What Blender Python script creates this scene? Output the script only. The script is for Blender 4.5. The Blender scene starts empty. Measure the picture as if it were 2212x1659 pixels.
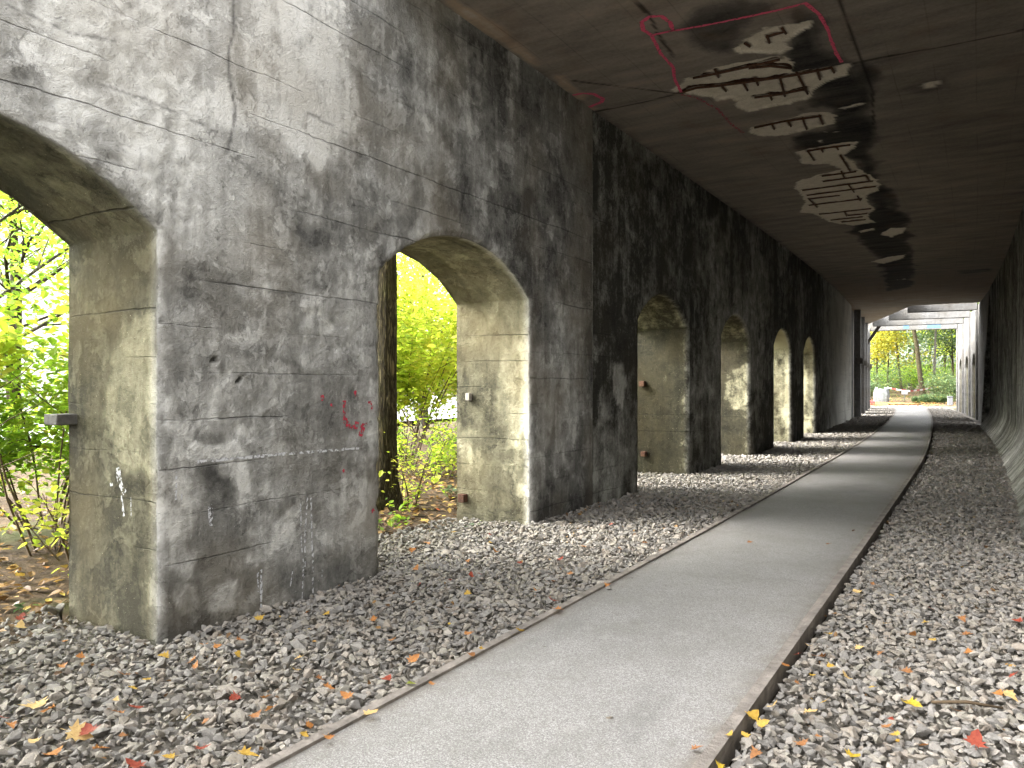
import bpy, bmesh, math, random
import numpy as np
from mathutils import Vector, Matrix, Euler
R = math.radians
rng = np.random.default_rng(7)
random.seed(7)
scene = bpy.context.scene
COL = scene.collection

# ------------------------------------------------------------------ layout
F = 1640.0; TH = R(31.65); CT, ST = math.cos(TH), math.sin(TH)
CAMH = 1.6; HOR = 829.5
A = 4.43            # camera to arcade wall
W = 5.2             # tunnel width
H = 5.28            # soffit height
T = 1.06            # wall thickness
ZS, RISE = 2.58, 0.50
S1, RAD, S2 = 16.0, 363.0, 46.0
PH2 = (S2 - S1) / RAD

def P(s, n, z):
    """tunnel coordinates (along wall, away from the arcade wall, height) -> world"""
    s = np.asarray(s, float); n = np.asarray(n, float); z = np.asarray(z, float)
    s, n, z = np.broadcast_arrays(s, n, z)
    ph = np.clip((s - S1) / RAD, 0, PH2)
    x = -A - RAD * (1 - np.cos(ph)); y = np.minimum(s, S1) + RAD * np.sin(ph)
    ex = np.maximum(s - S2, 0)
    x = x - ex * np.sin(ph); y = y + ex * np.cos(ph)
    return np.stack([x + n * np.cos(ph), y + n * np.sin(ph), z], -1)

def heading(s):
    return min(max((s - S1) / RAD, 0), PH2)

def ray(px, py):
    u = (px - 1106) / F; v = (HOR - py) / F
    return u * CT - ST, u * ST + CT, v

def on_wall(px, py):
    a, b, v = ray(px, py); t = -A / a
    return (t * b, CAMH + t * v)

def on_z(px, py, z=0.0):
    a, b, v = ray(px, py); t = (z - CAMH) / v
    return (t * a, t * b)

def on_reveal(px, py, s):
    a, b, v = ray(px, py); t = s / b
    return (-(t * a + A), CAMH + t * v)       # depth, z

z2 = lambda x, y: ((x / 1.475) / 1.3563, (1125 + y / 1.475) / 1.3563)
z3 = lambda x, y: ((1000 + x / 1.475) / 1.3563, (y / 1.475) / 1.3563)
z4 = lambda x, y: ((1000 + x / 1.475) / 1.3563, (1125 + y / 1.475) / 1.3563)
z5 = lambda x, y: ((2000 + x / 1.475) / 1.3563, (y / 1.475) / 1.3563)
z6 = lambda x, y: ((2000 + x / 1.475) / 1.3563, (1125 + y / 1.475) / 1.3563)
r5 = lambda x, y: ((450 + x / 1.58) / 1.3563, (800 + y / 1.58) / 1.3563)

# ------------------------------------------------------------------ numpy noise
def _h(xi, yi, seed):
    h = (xi * 374761393 + yi * 668265263 + seed * 974634777) & 0xffffffff
    h = ((h ^ (h >> 13)) * 1274126177) & 0xffffffff
    h = ((h ^ (h >> 16)) * 2246822519) & 0xffffffff
    return (h ^ (h >> 15)) / 4294967295.0

def vn(x, y, seed=0):
    x = np.asarray(x, float); y = np.asarray(y, float)
    x, y = np.broadcast_arrays(x, y)
    xi = np.floor(x).astype(np.int64); yi = np.floor(y).astype(np.int64)
    fx = x - xi; fy = y - yi
    fx = fx * fx * (3 - 2 * fx); fy = fy * fy * (3 - 2 * fy)
    a = _h(xi, yi, seed); b = _h(xi + 1, yi, seed); c = _h(xi, yi + 1, seed); d = _h(xi + 1, yi + 1, seed)
    return (a + (b - a) * fx) * (1 - fy) + (c + (d - c) * fx) * fy

def fbm(x, y, octv=4, seed=0, gain=.5):
    t = 0; amp = 1; tot = 0
    for k in range(octv):
        t = t + amp * (vn(x * 2 ** k + 17.3 * k, y * 2 ** k + 9.1 * k, seed + k) * 2 - 1)
        tot += amp; amp *= gain
    return t / tot

def smooth(e0, e1, x):
    t = np.clip((x - e0) / (e1 - e0), 0, 1)
    return t * t * (3 - 2 * t)

def sdpoly(x, y, poly):
    """signed distance, positive inside"""
    d = np.full(x.shape, 1e9); inside = np.zeros(x.shape, bool)
    n = len(poly)
    for i in range(n):
        ax, ay = poly[i]; bx, by = poly[(i + 1) % n]
        ex, ey = bx - ax, by - ay
        L = ex * ex + ey * ey + 1e-12
        t = np.clip(((x - ax) * ex + (y - ay) * ey) / L, 0, 1)
        d = np.minimum(d, np.hypot(x - ax - t * ex, y - ay - t * ey))
        if abs(ey) > 1e-9:
            c = ((ay > y) != (by > y)) & (x < ex * (y - ay) / ey + ax)
            inside ^= c
    return np.where(inside, d, -d)

def sdline(x, y, pts):
    d = np.full(x.shape, 1e9)
    for (ax, ay), (bx, by) in zip(pts[:-1], pts[1:]):
        ex, ey = bx - ax, by - ay
        L = ex * ex + ey * ey + 1e-12
        t = np.clip(((x - ax) * ex + (y - ay) * ey) / L, 0, 1)
        d = np.minimum(d, np.hypot(x - ax - t * ex, y - ay - t * ey))
    return d

# ------------------------------------------------------------------ object helpers
def tag(o, label=None, cat=None, group=None, kind=None):
    if label: o['label'] = label
    if cat: o['category'] = cat
    if group: o['group'] = group
    if kind: o['kind'] = kind
    return o

def thing(name, label, cat, loc=(0, 0, 0), rotz=0, group=None):
    o = bpy.data.objects.new(name, None); COL.objects.link(o)
    o.empty_display_size = .2
    o.location = loc; o.rotation_euler = (0, 0, rotz)
    return tag(o, label, cat, group)

def link(name, me, mat=None, parent=None):
    o = bpy.data.objects.new(name, me); COL.objects.link(o)
    if mat: me.materials.append(mat)
    if parent is not None:
        o.parent = parent
    return o

def mk(name, V, faces, mat=None, parent=None, smooth_=False, attrs=None, local=False):
    """faces: list of int arrays (N x k).  V world coordinates; moved to the parent's space unless local."""
    V = np.asarray(V, np.float32).reshape(-1, 3)
    if parent is not None and not local:
        M = np.array(parent_matrix(parent).inverted())
        V = (V @ M[:3, :3].T + M[:3, 3]).astype(np.float32)
    me = bpy.data.meshes.new(name)
    me.vertices.add(len(V)); me.vertices.foreach_set('co', V.ravel())
    fl = [np.asarray(f, np.int32) for f in faces if len(f)]
    nl = sum(f.size for f in fl); npoly = sum(len(f) for f in fl)
    me.loops.add(nl); me.polygons.add(npoly)
    me.loops.foreach_set('vertex_index', np.concatenate([f.ravel() for f in fl]))
    tot = np.concatenate([np.full(len(f), f.shape[1], np.int32) for f in fl])
    st = np.concatenate([[0], np.cumsum(tot)[:-1]]).astype(np.int32)
    me.polygons.foreach_set('loop_start', st)
    me.polygons.foreach_set('loop_total', tot)
    me.polygons.foreach_set('use_smooth', np.full(npoly, smooth_, bool))
    for k, a in (attrs or {}).items():
        a = np.asarray(a, np.float32)
        if a.ndim == 2:
            at = me.attributes.new(k, 'FLOAT_VECTOR', 'POINT'); at.data.foreach_set('vector', a.ravel())
        else:
            at = me.attributes.new(k, 'FLOAT', 'POINT'); at.data.foreach_set('value', a)
    me.update(calc_edges=True); me.validate()
    return link(name, me, mat, parent)

def parent_matrix(o):
    m = Matrix.LocRotScale(o.location, o.rotation_euler, o.scale)
    return parent_matrix(o.parent) @ m if o.parent else m

class MB:
    def __init__(s): s.v = []; s.f = []
    def box(s, c, d, M=None, bevel=0):
        bm = bmesh.new(); bmesh.ops.create_cube(bm, size=1)
        for v in bm.verts: v.co = Vector((v.co.x * d[0], v.co.y * d[1], v.co.z * d[2]))
        if bevel: bmesh.ops.bevel(bm, geom=bm.edges[:], offset=bevel, segments=1, affect='EDGES')
        b = len(s.v)
        for v in bm.verts:
            p = Vector(v.co)
            if M is not None: p = M @ p
            s.v.append(tuple(p + Vector(c)))
        bm.verts.index_update()
        s.f += [tuple(b + v.index for v in f.verts) for f in bm.faces]
        bm.free(); return s
    def tube(s, pts, rad, seg=8, cap=True):
        pts = [Vector(p) for p in pts]; n = len(pts)
        if not hasattr(rad, '__len__'): rad = [rad] * n
        b = len(s.v)
        up = Vector((0, 0, 1))
        d0 = (pts[1] - pts[0]).normalized()
        if abs(d0.dot(up)) > .9: up = Vector((1, 0, 0))
        for i in range(n):
            d = (pts[min(i + 1, n - 1)] - pts[max(i - 1, 0)]).normalized()
            a = d.cross(up).normalized(); c = a.cross(d)
            for k in range(seg):
                t = 2 * math.pi * k / seg
                s.v.append(tuple(pts[i] + (a * math.cos(t) + c * math.sin(t)) * rad[i]))
        for i in range(n - 1):
            for k in range(seg):
                s.f.append((b + i * seg + k, b + i * seg + (k + 1) % seg, b + (i + 1) * seg + (k + 1) % seg, b + (i + 1) * seg + k))
        if cap:
            s.f.append(tuple(b + k for k in range(seg))[::-1]); s.f.append(tuple(b + (n - 1) * seg + k for k in range(seg)))
        return s
    def build(s, name, mat, parent=None, smooth_=False, local=False):
        me = bpy.data.meshes.new(name)
        v = s.v
        if parent is not None and not local:
            Mi = parent_matrix(parent).inverted(); v = [tuple(Mi @ Vector(p)) for p in v]
        me.from_pydata(v, [], s.f)
        if smooth_:
            me.polygons.foreach_set('use_smooth', [True] * len(me.polygons))
        me.update()
        return link(name, me, mat, parent)

# ------------------------------------------------------------------ materials
def mat_new(name):
    m = bpy.data.materials.new(name); m.use_nodes = True
    nt = m.node_tree; nt.nodes.clear()
    out = nt.nodes.new('ShaderNodeOutputMaterial')
    return m, nt, out

class N:
    def __init__(s, nt): s.nt = nt
    def __call__(s, typ, inputs=None, **kw):
        n = s.nt.nodes.new('ShaderNode' + typ)
        for k, v in kw.items(): setattr(n, k, v)
        for k, v in (inputs or {}).items():
            if isinstance(v, bpy.types.NodeSocket): s.nt.links.new(v, n.inputs[k])
            else: n.inputs[k].default_value = v
        return n
    def math(s, op, a, b=0.0, clamp=False):
        return s('Math', {0: a, 1: b}, operation=op, use_clamp=clamp).outputs[0]
    def noise(s, vec, scale, detail=4, rough=.55, dist=0):
        return s('TexNoise', {'Vector': vec, 'Scale': scale, 'Detail': detail, 'Roughness': rough, 'Distortion': dist}).outputs['Fac']
    def ramp(s, fac, stops, interp='LINEAR'):
        n = s('ValToRGB', {'Fac': fac}); cr = n.color_ramp; cr.interpolation = interp
        while len(cr.elements) < len(stops): cr.elements.new(.5)
        for e, (p, c) in zip(cr.elements, stops): e.position = p; e.color = (*c, 1)
        return n.outputs['Color']
    def mix(s, fac, a, b, blend='MIX'):
        n = s('Mix', data_type='RGBA', blend_type=blend)
        for i, v in ((0, fac), (6, a), (7, b)):
            if isinstance(v, bpy.types.NodeSocket): s.nt.links.new(v, n.inputs[i])
            else: n.inputs[i].default_value = v if i == 0 else (*v, 1)
        return n.outputs[2]
    def attr(s, name, out='Fac'):
        return s('Attribute', attribute_name=name).outputs[out]
    def rng(s, v, a, b, c=0.0, d=1.0):
        return s('MapRange', {'Value': v, 'From Min': a, 'From Max': b, 'To Min': c, 'To Max': d}).outputs[0]
    def bump(s, h, strength, dist, normal=None):
        i = {'Height': h, 'Strength': strength, 'Distance': dist}
        if normal is not None: i['Normal'] = normal
        return s('Bump', i).outputs[0]
    def bsdf(s, col, rough=.9, normal=None, spec=.2, **kw):
        i = {'Base Color': col if isinstance(col, bpy.types.NodeSocket) else (*col, 1), 'Roughness': rough, 'Specular IOR Level': spec}
        if normal is not None: i['Normal'] = normal
        i.update(kw)
        return s('BsdfPrincipled', i).outputs[0]

def concrete(name, dark, mid, light, boards=True, lines=.31, flake=.36):
    m, nt, out = mat_new(name); n = N(nt)
    ob = n('TexCoord').outputs['Object']
    tone = n.attr('tone')
    sz = n('SeparateXYZ', {0: n.attr('sz', 'Vector')}).outputs
    big = n.noise(ob, 2.2, 8, .62)
    fine = n.noise(ob, 26, 6, .65)
    # rain / lime streaks: noise stretched along z
    st = n.noise(n('Mapping', {'Vector': ob, 'Scale': (9, 9, .55)}).outputs[0], 1.6, 6, .6)
    t = n.math('ADD', tone, n.math('MULTIPLY', n.math('SUBTRACT', big, .5), 1.5))
    mott = n.noise(n('Mapping', {'Vector': ob, 'Scale': (1, 1, .8)}).outputs[0], 5.5, 12, .72, .6)
    t = n.math('ADD', t, n.math('MULTIPLY', n.math('SUBTRACT', mott, .5), 1.9))
    t = n.math('ADD', t, n.math('MULTIPLY', n.math('SUBTRACT', fine, .5), .9))
    t = n.math('ADD', t, n.math('MULTIPLY', n.math('SUBTRACT', st, .5), .6))
    fl1 = n.noise(n('Mapping', {'Vector': ob, 'Location': (3.1, 1.7, 5.2)}).outputs[0], 2.6, 12, .68, .35)
    fl2 = n.noise(n('Mapping', {'Vector': ob, 'Location': (8.3, 4.4, 2.9)}).outputs[0], 4.6, 12, .66, .3)
    k1 = n.rng(fl1, .555, .57); k2 = n.rng(fl2, .40, .385)
    t = n.math('ADD', t, n.math('MULTIPLY', k1, flake * 1.0))
    t = n.math('SUBTRACT', t, n.math('MULTIPLY', k2, flake * .8))
    col = n.ramp(n.rng(t, -.95, 1.0), [(0, dark), (.42, mid), (.72, tuple(.55 * a + .45 * b for a, b in zip(mid, light))), (1, light)])
    # pale specks and dark pits
    sp = n.noise(ob, 90, 3, .5)
    col = n.mix(n.rng(sp, .71, .78), col, tuple(min(1, 1.5 * c) for c in light))
    col = n.mix(n.math('MULTIPLY', n.rng(sp, .33, .27), .7), col, tuple(.4 * c for c in dark))
    hue = n.noise(ob, .9, 3, .5)
    col = n.mix(n.rng(hue, .45, .68, 0, .45), col, (mid[0] * 1.12, mid[1] * .98, mid[2] * .78))
    jamb = n.rng(sz[2], .01, .12)
    col = n.mix(jamb, col, n.mix(1.0, col, (.86, .82, .60), 'MULTIPLY'))
    h = n.math('ADD', n.math('MULTIPLY', mott, .9), n.math('MULTIPLY', fine, .5))
    h = n.math('ADD', h, n.math('MULTIPLY', n.noise(ob, 110, 4, .6), .35))
    h = n.math('ADD', h, n.math('MULTIPLY', big, .5))
    h = n.math('ADD', h, n.math('MULTIPLY', n.math('SUBTRACT', k1, k2), .18))
    if boards:
        wob = n.noise(ob, 1.7, 3, .5)
        zz = n.math('ADD', n.math('DIVIDE', sz[1], lines), n.math('ADD', n.math('MULTIPLY', wob, .16), n.math('MULTIPLY', n.noise(ob, 16, 4, .6), .05)))
        fr = n.math('ABSOLUTE', n.math('SUBTRACT', n.math('FRACT', zz), .5))
        seam = n.rng(fr, .020, .004)
        gate = n.rng(n.noise(n('Mapping', {'Vector': ob, 'Scale': (.3, .3, 4.5)}).outputs[0], 1.3, 6, .68), .47, .60)
        seam = n.math('MULTIPLY', seam, gate)
        col = n.mix(n.math('MULTIPLY', seam, .5), col, tuple(.35 * c for c in dark))
        h = n.math('SUBTRACT', h, n.math('MULTIPLY', seam, .8))
    cr = n.attr('crack')           # 0..1 dark crack mask
    col = n.mix(cr, col, tuple(.25 * c for c in dark))
    nm = n.bump(h, .8, .045)
    nt.links.new(n.bsdf(col, .93, nm, .15), out.inputs[0])
    return m

def simple(name, col, rough=.8, var=.3, scale=12, bump=0.0, spec=.3, metal=0.0, col2=None):
    m, nt, out = mat_new(name); n = N(nt)
    ob = n('TexCoord').outputs['Object']
    f = n.noise(ob, scale, 6, .6)
    c2 = col2 or tuple(max(0, c * (1 - var)) for c in col)
    c1 = tuple(min(1, c * (1 + var)) for c in col) if col2 is None else col
    c = n.ramp(f, [(.3, c2), (.7, c1)])
    nm = n.bump(n.noise(ob, scale * 4, 4, .6), bump, .02) if bump else None
    i = {'Metallic': metal}
    nt.links.new(n.bsdf(c, rough, nm, spec, **i), out.inputs[0])
    return m

def leafmat(name, stops, trans=.62):
    m, nt, out = mat_new(name); n = N(nt)
    c = n.ramp(n.attr('lv'), stops)
    vein = n.noise(n('TexCoord').outputs['Object'], 40, 3, .6)
    c = n.mix(n.rng(vein, .4, .75, 0, .35), c, tuple(.6 * x for x in stops[0][1]))
    d = n.bsdf(c, .55, None, .35)
    t = n('BsdfTranslucent', {'Color': c}).outputs[0]
    mx = n('MixShader', {0: trans, 1: d, 2: t}).outputs[0]
    nt.links.new(mx, out.inputs[0])
    return m

MAT = {}
MAT['wall_near'] = concrete('weathered_concrete', (.06, .058, .054), (.20, .195, .18), (.58, .57, .54))
MAT['wall_soot'] = concrete('sooty_concrete', (.018, .0175, .0155), (.052, .050, .042), (.50, .49, .44), flake=.2)
MAT['wall_far'] = concrete('pale_concrete', (.06, .059, .055), (.14, .138, .132), (.28, .275, .265))
MAT['frame'] = concrete('frame_concrete', (.05, .049, .046), (.115, .113, .108), (.22, .217, .21), boards=False)
MAT['rust'] = simple('rusty_steel', (.075, .035, .02), .85, .5, 30, .5)
MAT['steel'] = simple('weathered_steel', (.075, .07, .062), .7, .4, 25, .3)
MAT['edge'] = simple('kerb_edging', (.17, .15, .132), .9, .45, 7, .6)
MAT['pink'] = None

def paintmat(name, col, cover=.5):
    m, nt, out = mat_new(name); n = N(nt)
    ob = n('TexCoord').outputs['Object']
    f = n.noise(ob, 34, 6, .6)
    b = n.bsdf(n.mix(n.noise(ob, 14, 3), col, tuple(min(1, c * 1.4) for c in col)), .8, None, .2)
    tr = n('BsdfTransparent').outputs[0]
    fac = n.rng(f, .62 - cover * .35, .70 - cover * .35)
    nt.links.new(n('MixShader', {0: fac, 1: tr, 2: b}).outputs[0], out.inputs[0])
    return m
MAT['pink'] = paintmat('pink_spray_paint', (.50, .075, .13), .76)
MAT['red_paint'] = paintmat('red_spray_paint', (.33, .035, .055), .5)
MAT['white_paint'] = paintmat('white_drips', (.40, .40, .41), .5)

# ceiling
def ceilmat():
    m, nt, out = mat_new('sooty_soffit'); n = N(nt)
    ob = n('TexCoord').outputs['Object']
    tone, sp, ru = n.attr('tone'), n.attr('spall'), n.attr('rust')
    sz = n('SeparateXYZ', {0: n.attr('sz', 'Vector')}).outputs
    big = n.noise(n('Mapping', {'Vector': ob, 'Scale': (.7, 2.4, 1)}).outputs[0], 1.3, 8, .62)
    fine = n.noise(ob, 22, 6, .6)
    t = n.math('ADD', tone, n.math('MULTIPLY', n.math('SUBTRACT', big, .5), 1.6))
    t = n.math('ADD', t, n.math('MULTIPLY', n.math('SUBTRACT', fine, .5), .6))
    col = n.ramp(n.rng(t, -1.3, 1.3), [(0, (.010, .010, .010)), (.35, (.10, .088, .076)), (.6, (.225, .192, .158)), (.82, (.33, .25, .18)), (1, (.42, .37, .30))])
    ou = n.noise(ob, 1.1, 5, .6)
    col = n.mix(n.math('MULTIPLY', n.rng(ou, .55, .75), .4), col, (.14, .08, .045))
    # board marks across and along
    def seams(c, step, wid, amt, col):
        wob = n.noise(ob, 1.2, 2)
        zz = n.math('ADD', n.math('DIVIDE', c, step), n.math('MULTIPLY', wob, .08))
        fr = n.math('ABSOLUTE', n.math('SUBTRACT', n.math('FRACT', zz), .5))
        k = n.math('MULTIPLY', n.rng(fr, wid, wid * .2), n.rng(n.noise(ob, .8, 3), .38, .6, 0, amt))
        return n.mix(k, col, (.008, .007, .006)), k
    col, k1 = seams(sz[0], .42, .022, .25, col)
    col, k2 = seams(sz[1], .75, .014, .2, col)
    rough = n.noise(ob, 45, 6, .7)
    spc = n.ramp(n.math('ADD', n.math('MULTIPLY', rough, .6), n.math('MULTIPLY', n.noise(ob, 9, 4), .4)),
                 [(.25, (.36, .31, .24)), (.5, (.60, .54, .44)), (.8, (.74, .68, .58))])
    col = n.mix(sp, col, spc)
    col = n.mix(ru, col, (.05, .022, .012))
    col = n.mix(n.attr('crack'), col, (.006, .005, .005))
    h = n.math('ADD', n.math('MULTIPLY', fine, .4), n.math('MULTIPLY', n.math('MULTIPLY', rough, sp), 1.2))
    h = n.math('SUBTRACT', h, n.math('MULTIPLY', k1, .6))
    nt.links.new(n.bsdf(col, .93, n.bump(h, .6, .03), .15), out.inputs[0])
    return m
MAT['ceil'] = ceilmat()

def stonemat():
    m, nt, out = mat_new('ballast_stone'); n = N(nt)
    ob = n('TexCoord').outputs['Object']
    c = n.ramp(n.attr('sv'), [(0, (.125, .118, .112)), (.22, (.165, .159, .153)), (.42, (.20, .192, .184)), (.58, (.205, .175, .147)),
                              (.72, (.195, .186, .16)), (.86, (.225, .205, .18)), (1, (.30, .28, .255))])
    c = n.mix(1.0, c, (1.0, .965, .91), 'MULTIPLY')
    dst = n.noise(ob, 1.3, 4, .6)
    c = n.mix(n.rng(dst, .5, .7, 0, .35), c, (.17, .145, .115))
    f = n.noise(ob, 55, 5, .65)
    c = n.mix(n.rng(f, .35, .7, .0, .35), c, (.25, .245, .235))
    c = n.mix(n.rng(n.noise(ob, 140, 3), .3, .5, .45, 0), c, (.05, .05, .048))
    nt.links.new(n.bsdf(c, .85, n.bump(f, .4, .01), .25), out.inputs[0])
    return m
MAT['stone'] = stonemat()

def pathmat():
    m, nt, out = mat_new('bound_gravel_path'); n = N(nt)
    ob = n('TexCoord').outputs['Object']
    v = n('TexVoronoi', {'Vector': ob, 'Scale': 210.0})
    g = n('SeparateColor', {0: v.outputs['Color']}).outputs[0]
    c = n.ramp(g, [(0, (.12, .115, .108)), (.35, (.19, .182, .174)), (.7, (.245, .236, .227)), (1, (.37, .36, .35))])
    big = n.noise(ob, 1.4, 6, .6)
    c = n.mix(n.rng(big, .42, .68, 0, .5), c, (.15, .145, .132))
    mid = n.noise(ob, 9, 6, .65)
    c = n.mix(n.rng(mid, .56, .75, 0, .45), c, (.13, .12, .105))
    wet = n.noise(n('Mapping', {'Vector': ob, 'Scale': (1.6, .45, 1)}).outputs[0], 1.1, 5, .6, .5)
    c = n.mix(n.rng(wet, .56, .70, 0, .38), c, (.10, .097, .09))
    c = n.mix(n.rng(n.noise(ob, 3.3, 7, .7), .60, .72, 0, .5), c, (.33, .32, .30))
    ed = n.math('MULTIPLY', n.attr('edge'), n.rng(n.noise(ob, 5, 6, .7), .3, .62, 0, 1.3), True)
    c = n.mix(n.math('MULTIPLY', ed, .7), c, n.mix(n.noise(ob, 60, 3), (.06, .05, .038), (.19, .165, .135)))
    h = n.math('ADD', g, n.math('MULTIPLY', n.noise(ob, 70, 4), .8))
    nt.links.new(n.bsdf(c, .66, n.bump(h, .45, .006), .4), out.inputs[0])
    return m
MAT['path'] = pathmat()

def soilmat(name, a, b, c3, green=0.0):
    m, nt, out = mat_new(name); n = N(nt)
    ob = n('TexCoord').outputs['Object']
    f = n.noise(ob, 7, 8, .7); g = n.noise(ob, .35, 5, .6)
    c = n.ramp(f, [(.3, a), (.55, b), (.75, c3)])
    c = n.mix(n.rng(g, .5, .65, 0, green), c, (.06, .09, .02))
    nt.links.new(n.bsdf(c, .95, n.bump(f, .8, .05), .1), out.inputs[0])
    return m
MAT['soil'] = soilmat('leafy_soil', (.03, .022, .015), (.075, .052, .033), (.16, .10, .05), .6)
MAT['bed'] = soilmat('ballast_bed', (.08, .074, .066), (.14, .128, .11), (.20, .182, .155))
MAT['street'] = soilmat('street_asphalt', (.20, .20, .205), (.26, .26, .265), (.32, .32, .325))
MAT['dirt'] = soilmat('pale_dirt', (.08, .068, .05), (.125, .105, .075), (.17, .14, .09))
MAT['bark'] = None
def barkmat(name, a, b, sc=1.0):
    m, nt, out = mat_new(name); n = N(nt)
    ob = n('TexCoord').outputs['Object']
    mp = n('Mapping', {'Vector': ob, 'Scale': (14 * sc, 14 * sc, 1.6 * sc)}).outputs[0]
    f = n.noise(mp, 2.4, 7, .62, .8)
    ri = n.math('ABSOLUTE', n.math('SUBTRACT', f, .5))
    k = n.rng(ri, .0, .13)
    c = n.mix(k, a, b)
    g = n.noise(ob, 3, 4)
    c = n.mix(n.rng(g, .5, .75, 0, .35), c, (b[0] * .75, b[1] * .95, b[2] * .5))
    nt.links.new(n.bsdf(c, .95, n.bump(k, 1.0, .06), .1), out.inputs[0])
    return m
MAT['bark'] = barkmat('furrowed_bark', (.02, .016, .01), (.12, .098, .055))
MAT['bark_pale'] = barkmat('grey_bark', (.06, .055, .045), (.22, .20, .165))
MAT['twig'] = simple('twig_bark', (.085, .06, .035), .9, .4, 20)
YEL = [(0, (.19, .31, .025)), (.3, (.34, .46, .035)), (.65, (.50, .57, .06)), (1, (.64, .59, .09))]
LIM = [(0, (.10, .19, .018)), (.4, (.20, .34, .025)), (.75, (.34, .46, .035)), (1, (.50, .50, .06))]
GRN = [(0, (.03, .06, .02)), (.5, (.07, .115, .04)), (.85, (.13, .17, .05)), (1, (.32, .29, .04))]
GLD = [(0, (.10, .13, .02)), (.4, (.26, .25, .02)), (.8, (.42, .36, .03)), (1, (.42, .26, .02))]
MAT['leaf_yellow'] = leafmat('yellow_leaves', YEL)
MAT['leaf_lime'] = leafmat('lime_leaves', LIM)
MAT['leaf_green'] = leafmat('green_leaves', GRN, .4)
MAT['leaf_gold'] = leafmat('golden_leaves', GLD, .45)
MAT['litter'] = leafmat('leaf_litter', [(0, (.06, .03, .012)), (.4, (.16, .085, .03)), (.7, (.30, .17, .05)), (.9, (.45, .33, .06)), (1, (.40, .06, .02))], .15)

# ------------------------------------------------------------------ arcade walls
def bool_cols(s0, s1, ops, ds, fine=None):
    cuts = [s0] + [e for o in ops for e in o] + [s1]
    out = [s0]
    for a, b in zip(cuts[:-1], cuts[1:]):
        st = ds
        if fine and b > fine[0] and a < fine[1]: st = fine[2]
        k = max(2, int(math.ceil((b - a) / st)))
        out += list(a + (b - a) * np.arange(1, k + 1) / k)
    return np.array(out)

def arc_z(s, o):
    a, b = o; hw = (b - a) / 2; c = (a + b) / 2
    r = (hw * hw + RISE * RISE) / (2 * RISE)
    return ZS + RISE - r + np.sqrt(np.maximum(r * r - (s - c) ** 2, 0))

def face_grid(S, ops, zrow_lo, nup, zbot, ztop):
    """front-face topology: returns s,z arrays, faces, outlines (vertex index loops per opening)"""
    M = len(zrow_lo) - 1; C = len(S); RW = M + 1 + nup
    zt = np.zeros((C, RW)); ins = np.full(C, -1); base = np.full(C, ZS)
    for k, o in enumerate(ops):
        inside = (S > o[0] + 1e-6) & (S < o[1] - 1e-6)
        ins[inside] = k; base[inside] = arc_z(S[inside], o)
    zt[:, :M + 1] = zrow_lo[None, :]
    zt[:, M] = base
    for k in range(1, nup + 1): zt[:, M + k] = base + (ztop - base) * k / nup
    use = np.ones((C, RW), bool); use[ins >= 0, :M] = False
    idx = np.full((C, RW), -1); idx[use] = np.arange(use.sum())
    ss = np.repeat(S[:, None], RW, 1)[use]; zz = zt[use]
    a, b, c, d = idx[:-1, :-1], idx[1:, :-1], idx[1:, 1:], idx[:-1, 1:]
    ok = (a >= 0) & (b >= 0) & (c >= 0) & (d >= 0)
    mid = (S[:-1] + S[1:]) / 2
    inop = np.zeros(C - 1, bool)
    for o in ops: inop |= (mid > o[0]) & (mid < o[1])
    ok[:, :M] &= ~inop[:, None]
    quads = np.stack([a[ok], b[ok], c[ok], d[ok]], -1)
    outl = []
    for o in ops:
        i0 = int(np.argmin(abs(S - o[0]))); i1 = int(np.argmin(abs(S - o[1])))
        outl.append(list(idx[i0, :M + 1]) + list(idx[i0 + 1:i1, M]) + list(idx[i1, :M + 1][::-1]))
    return ss, zz, quads, outl, idx

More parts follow.
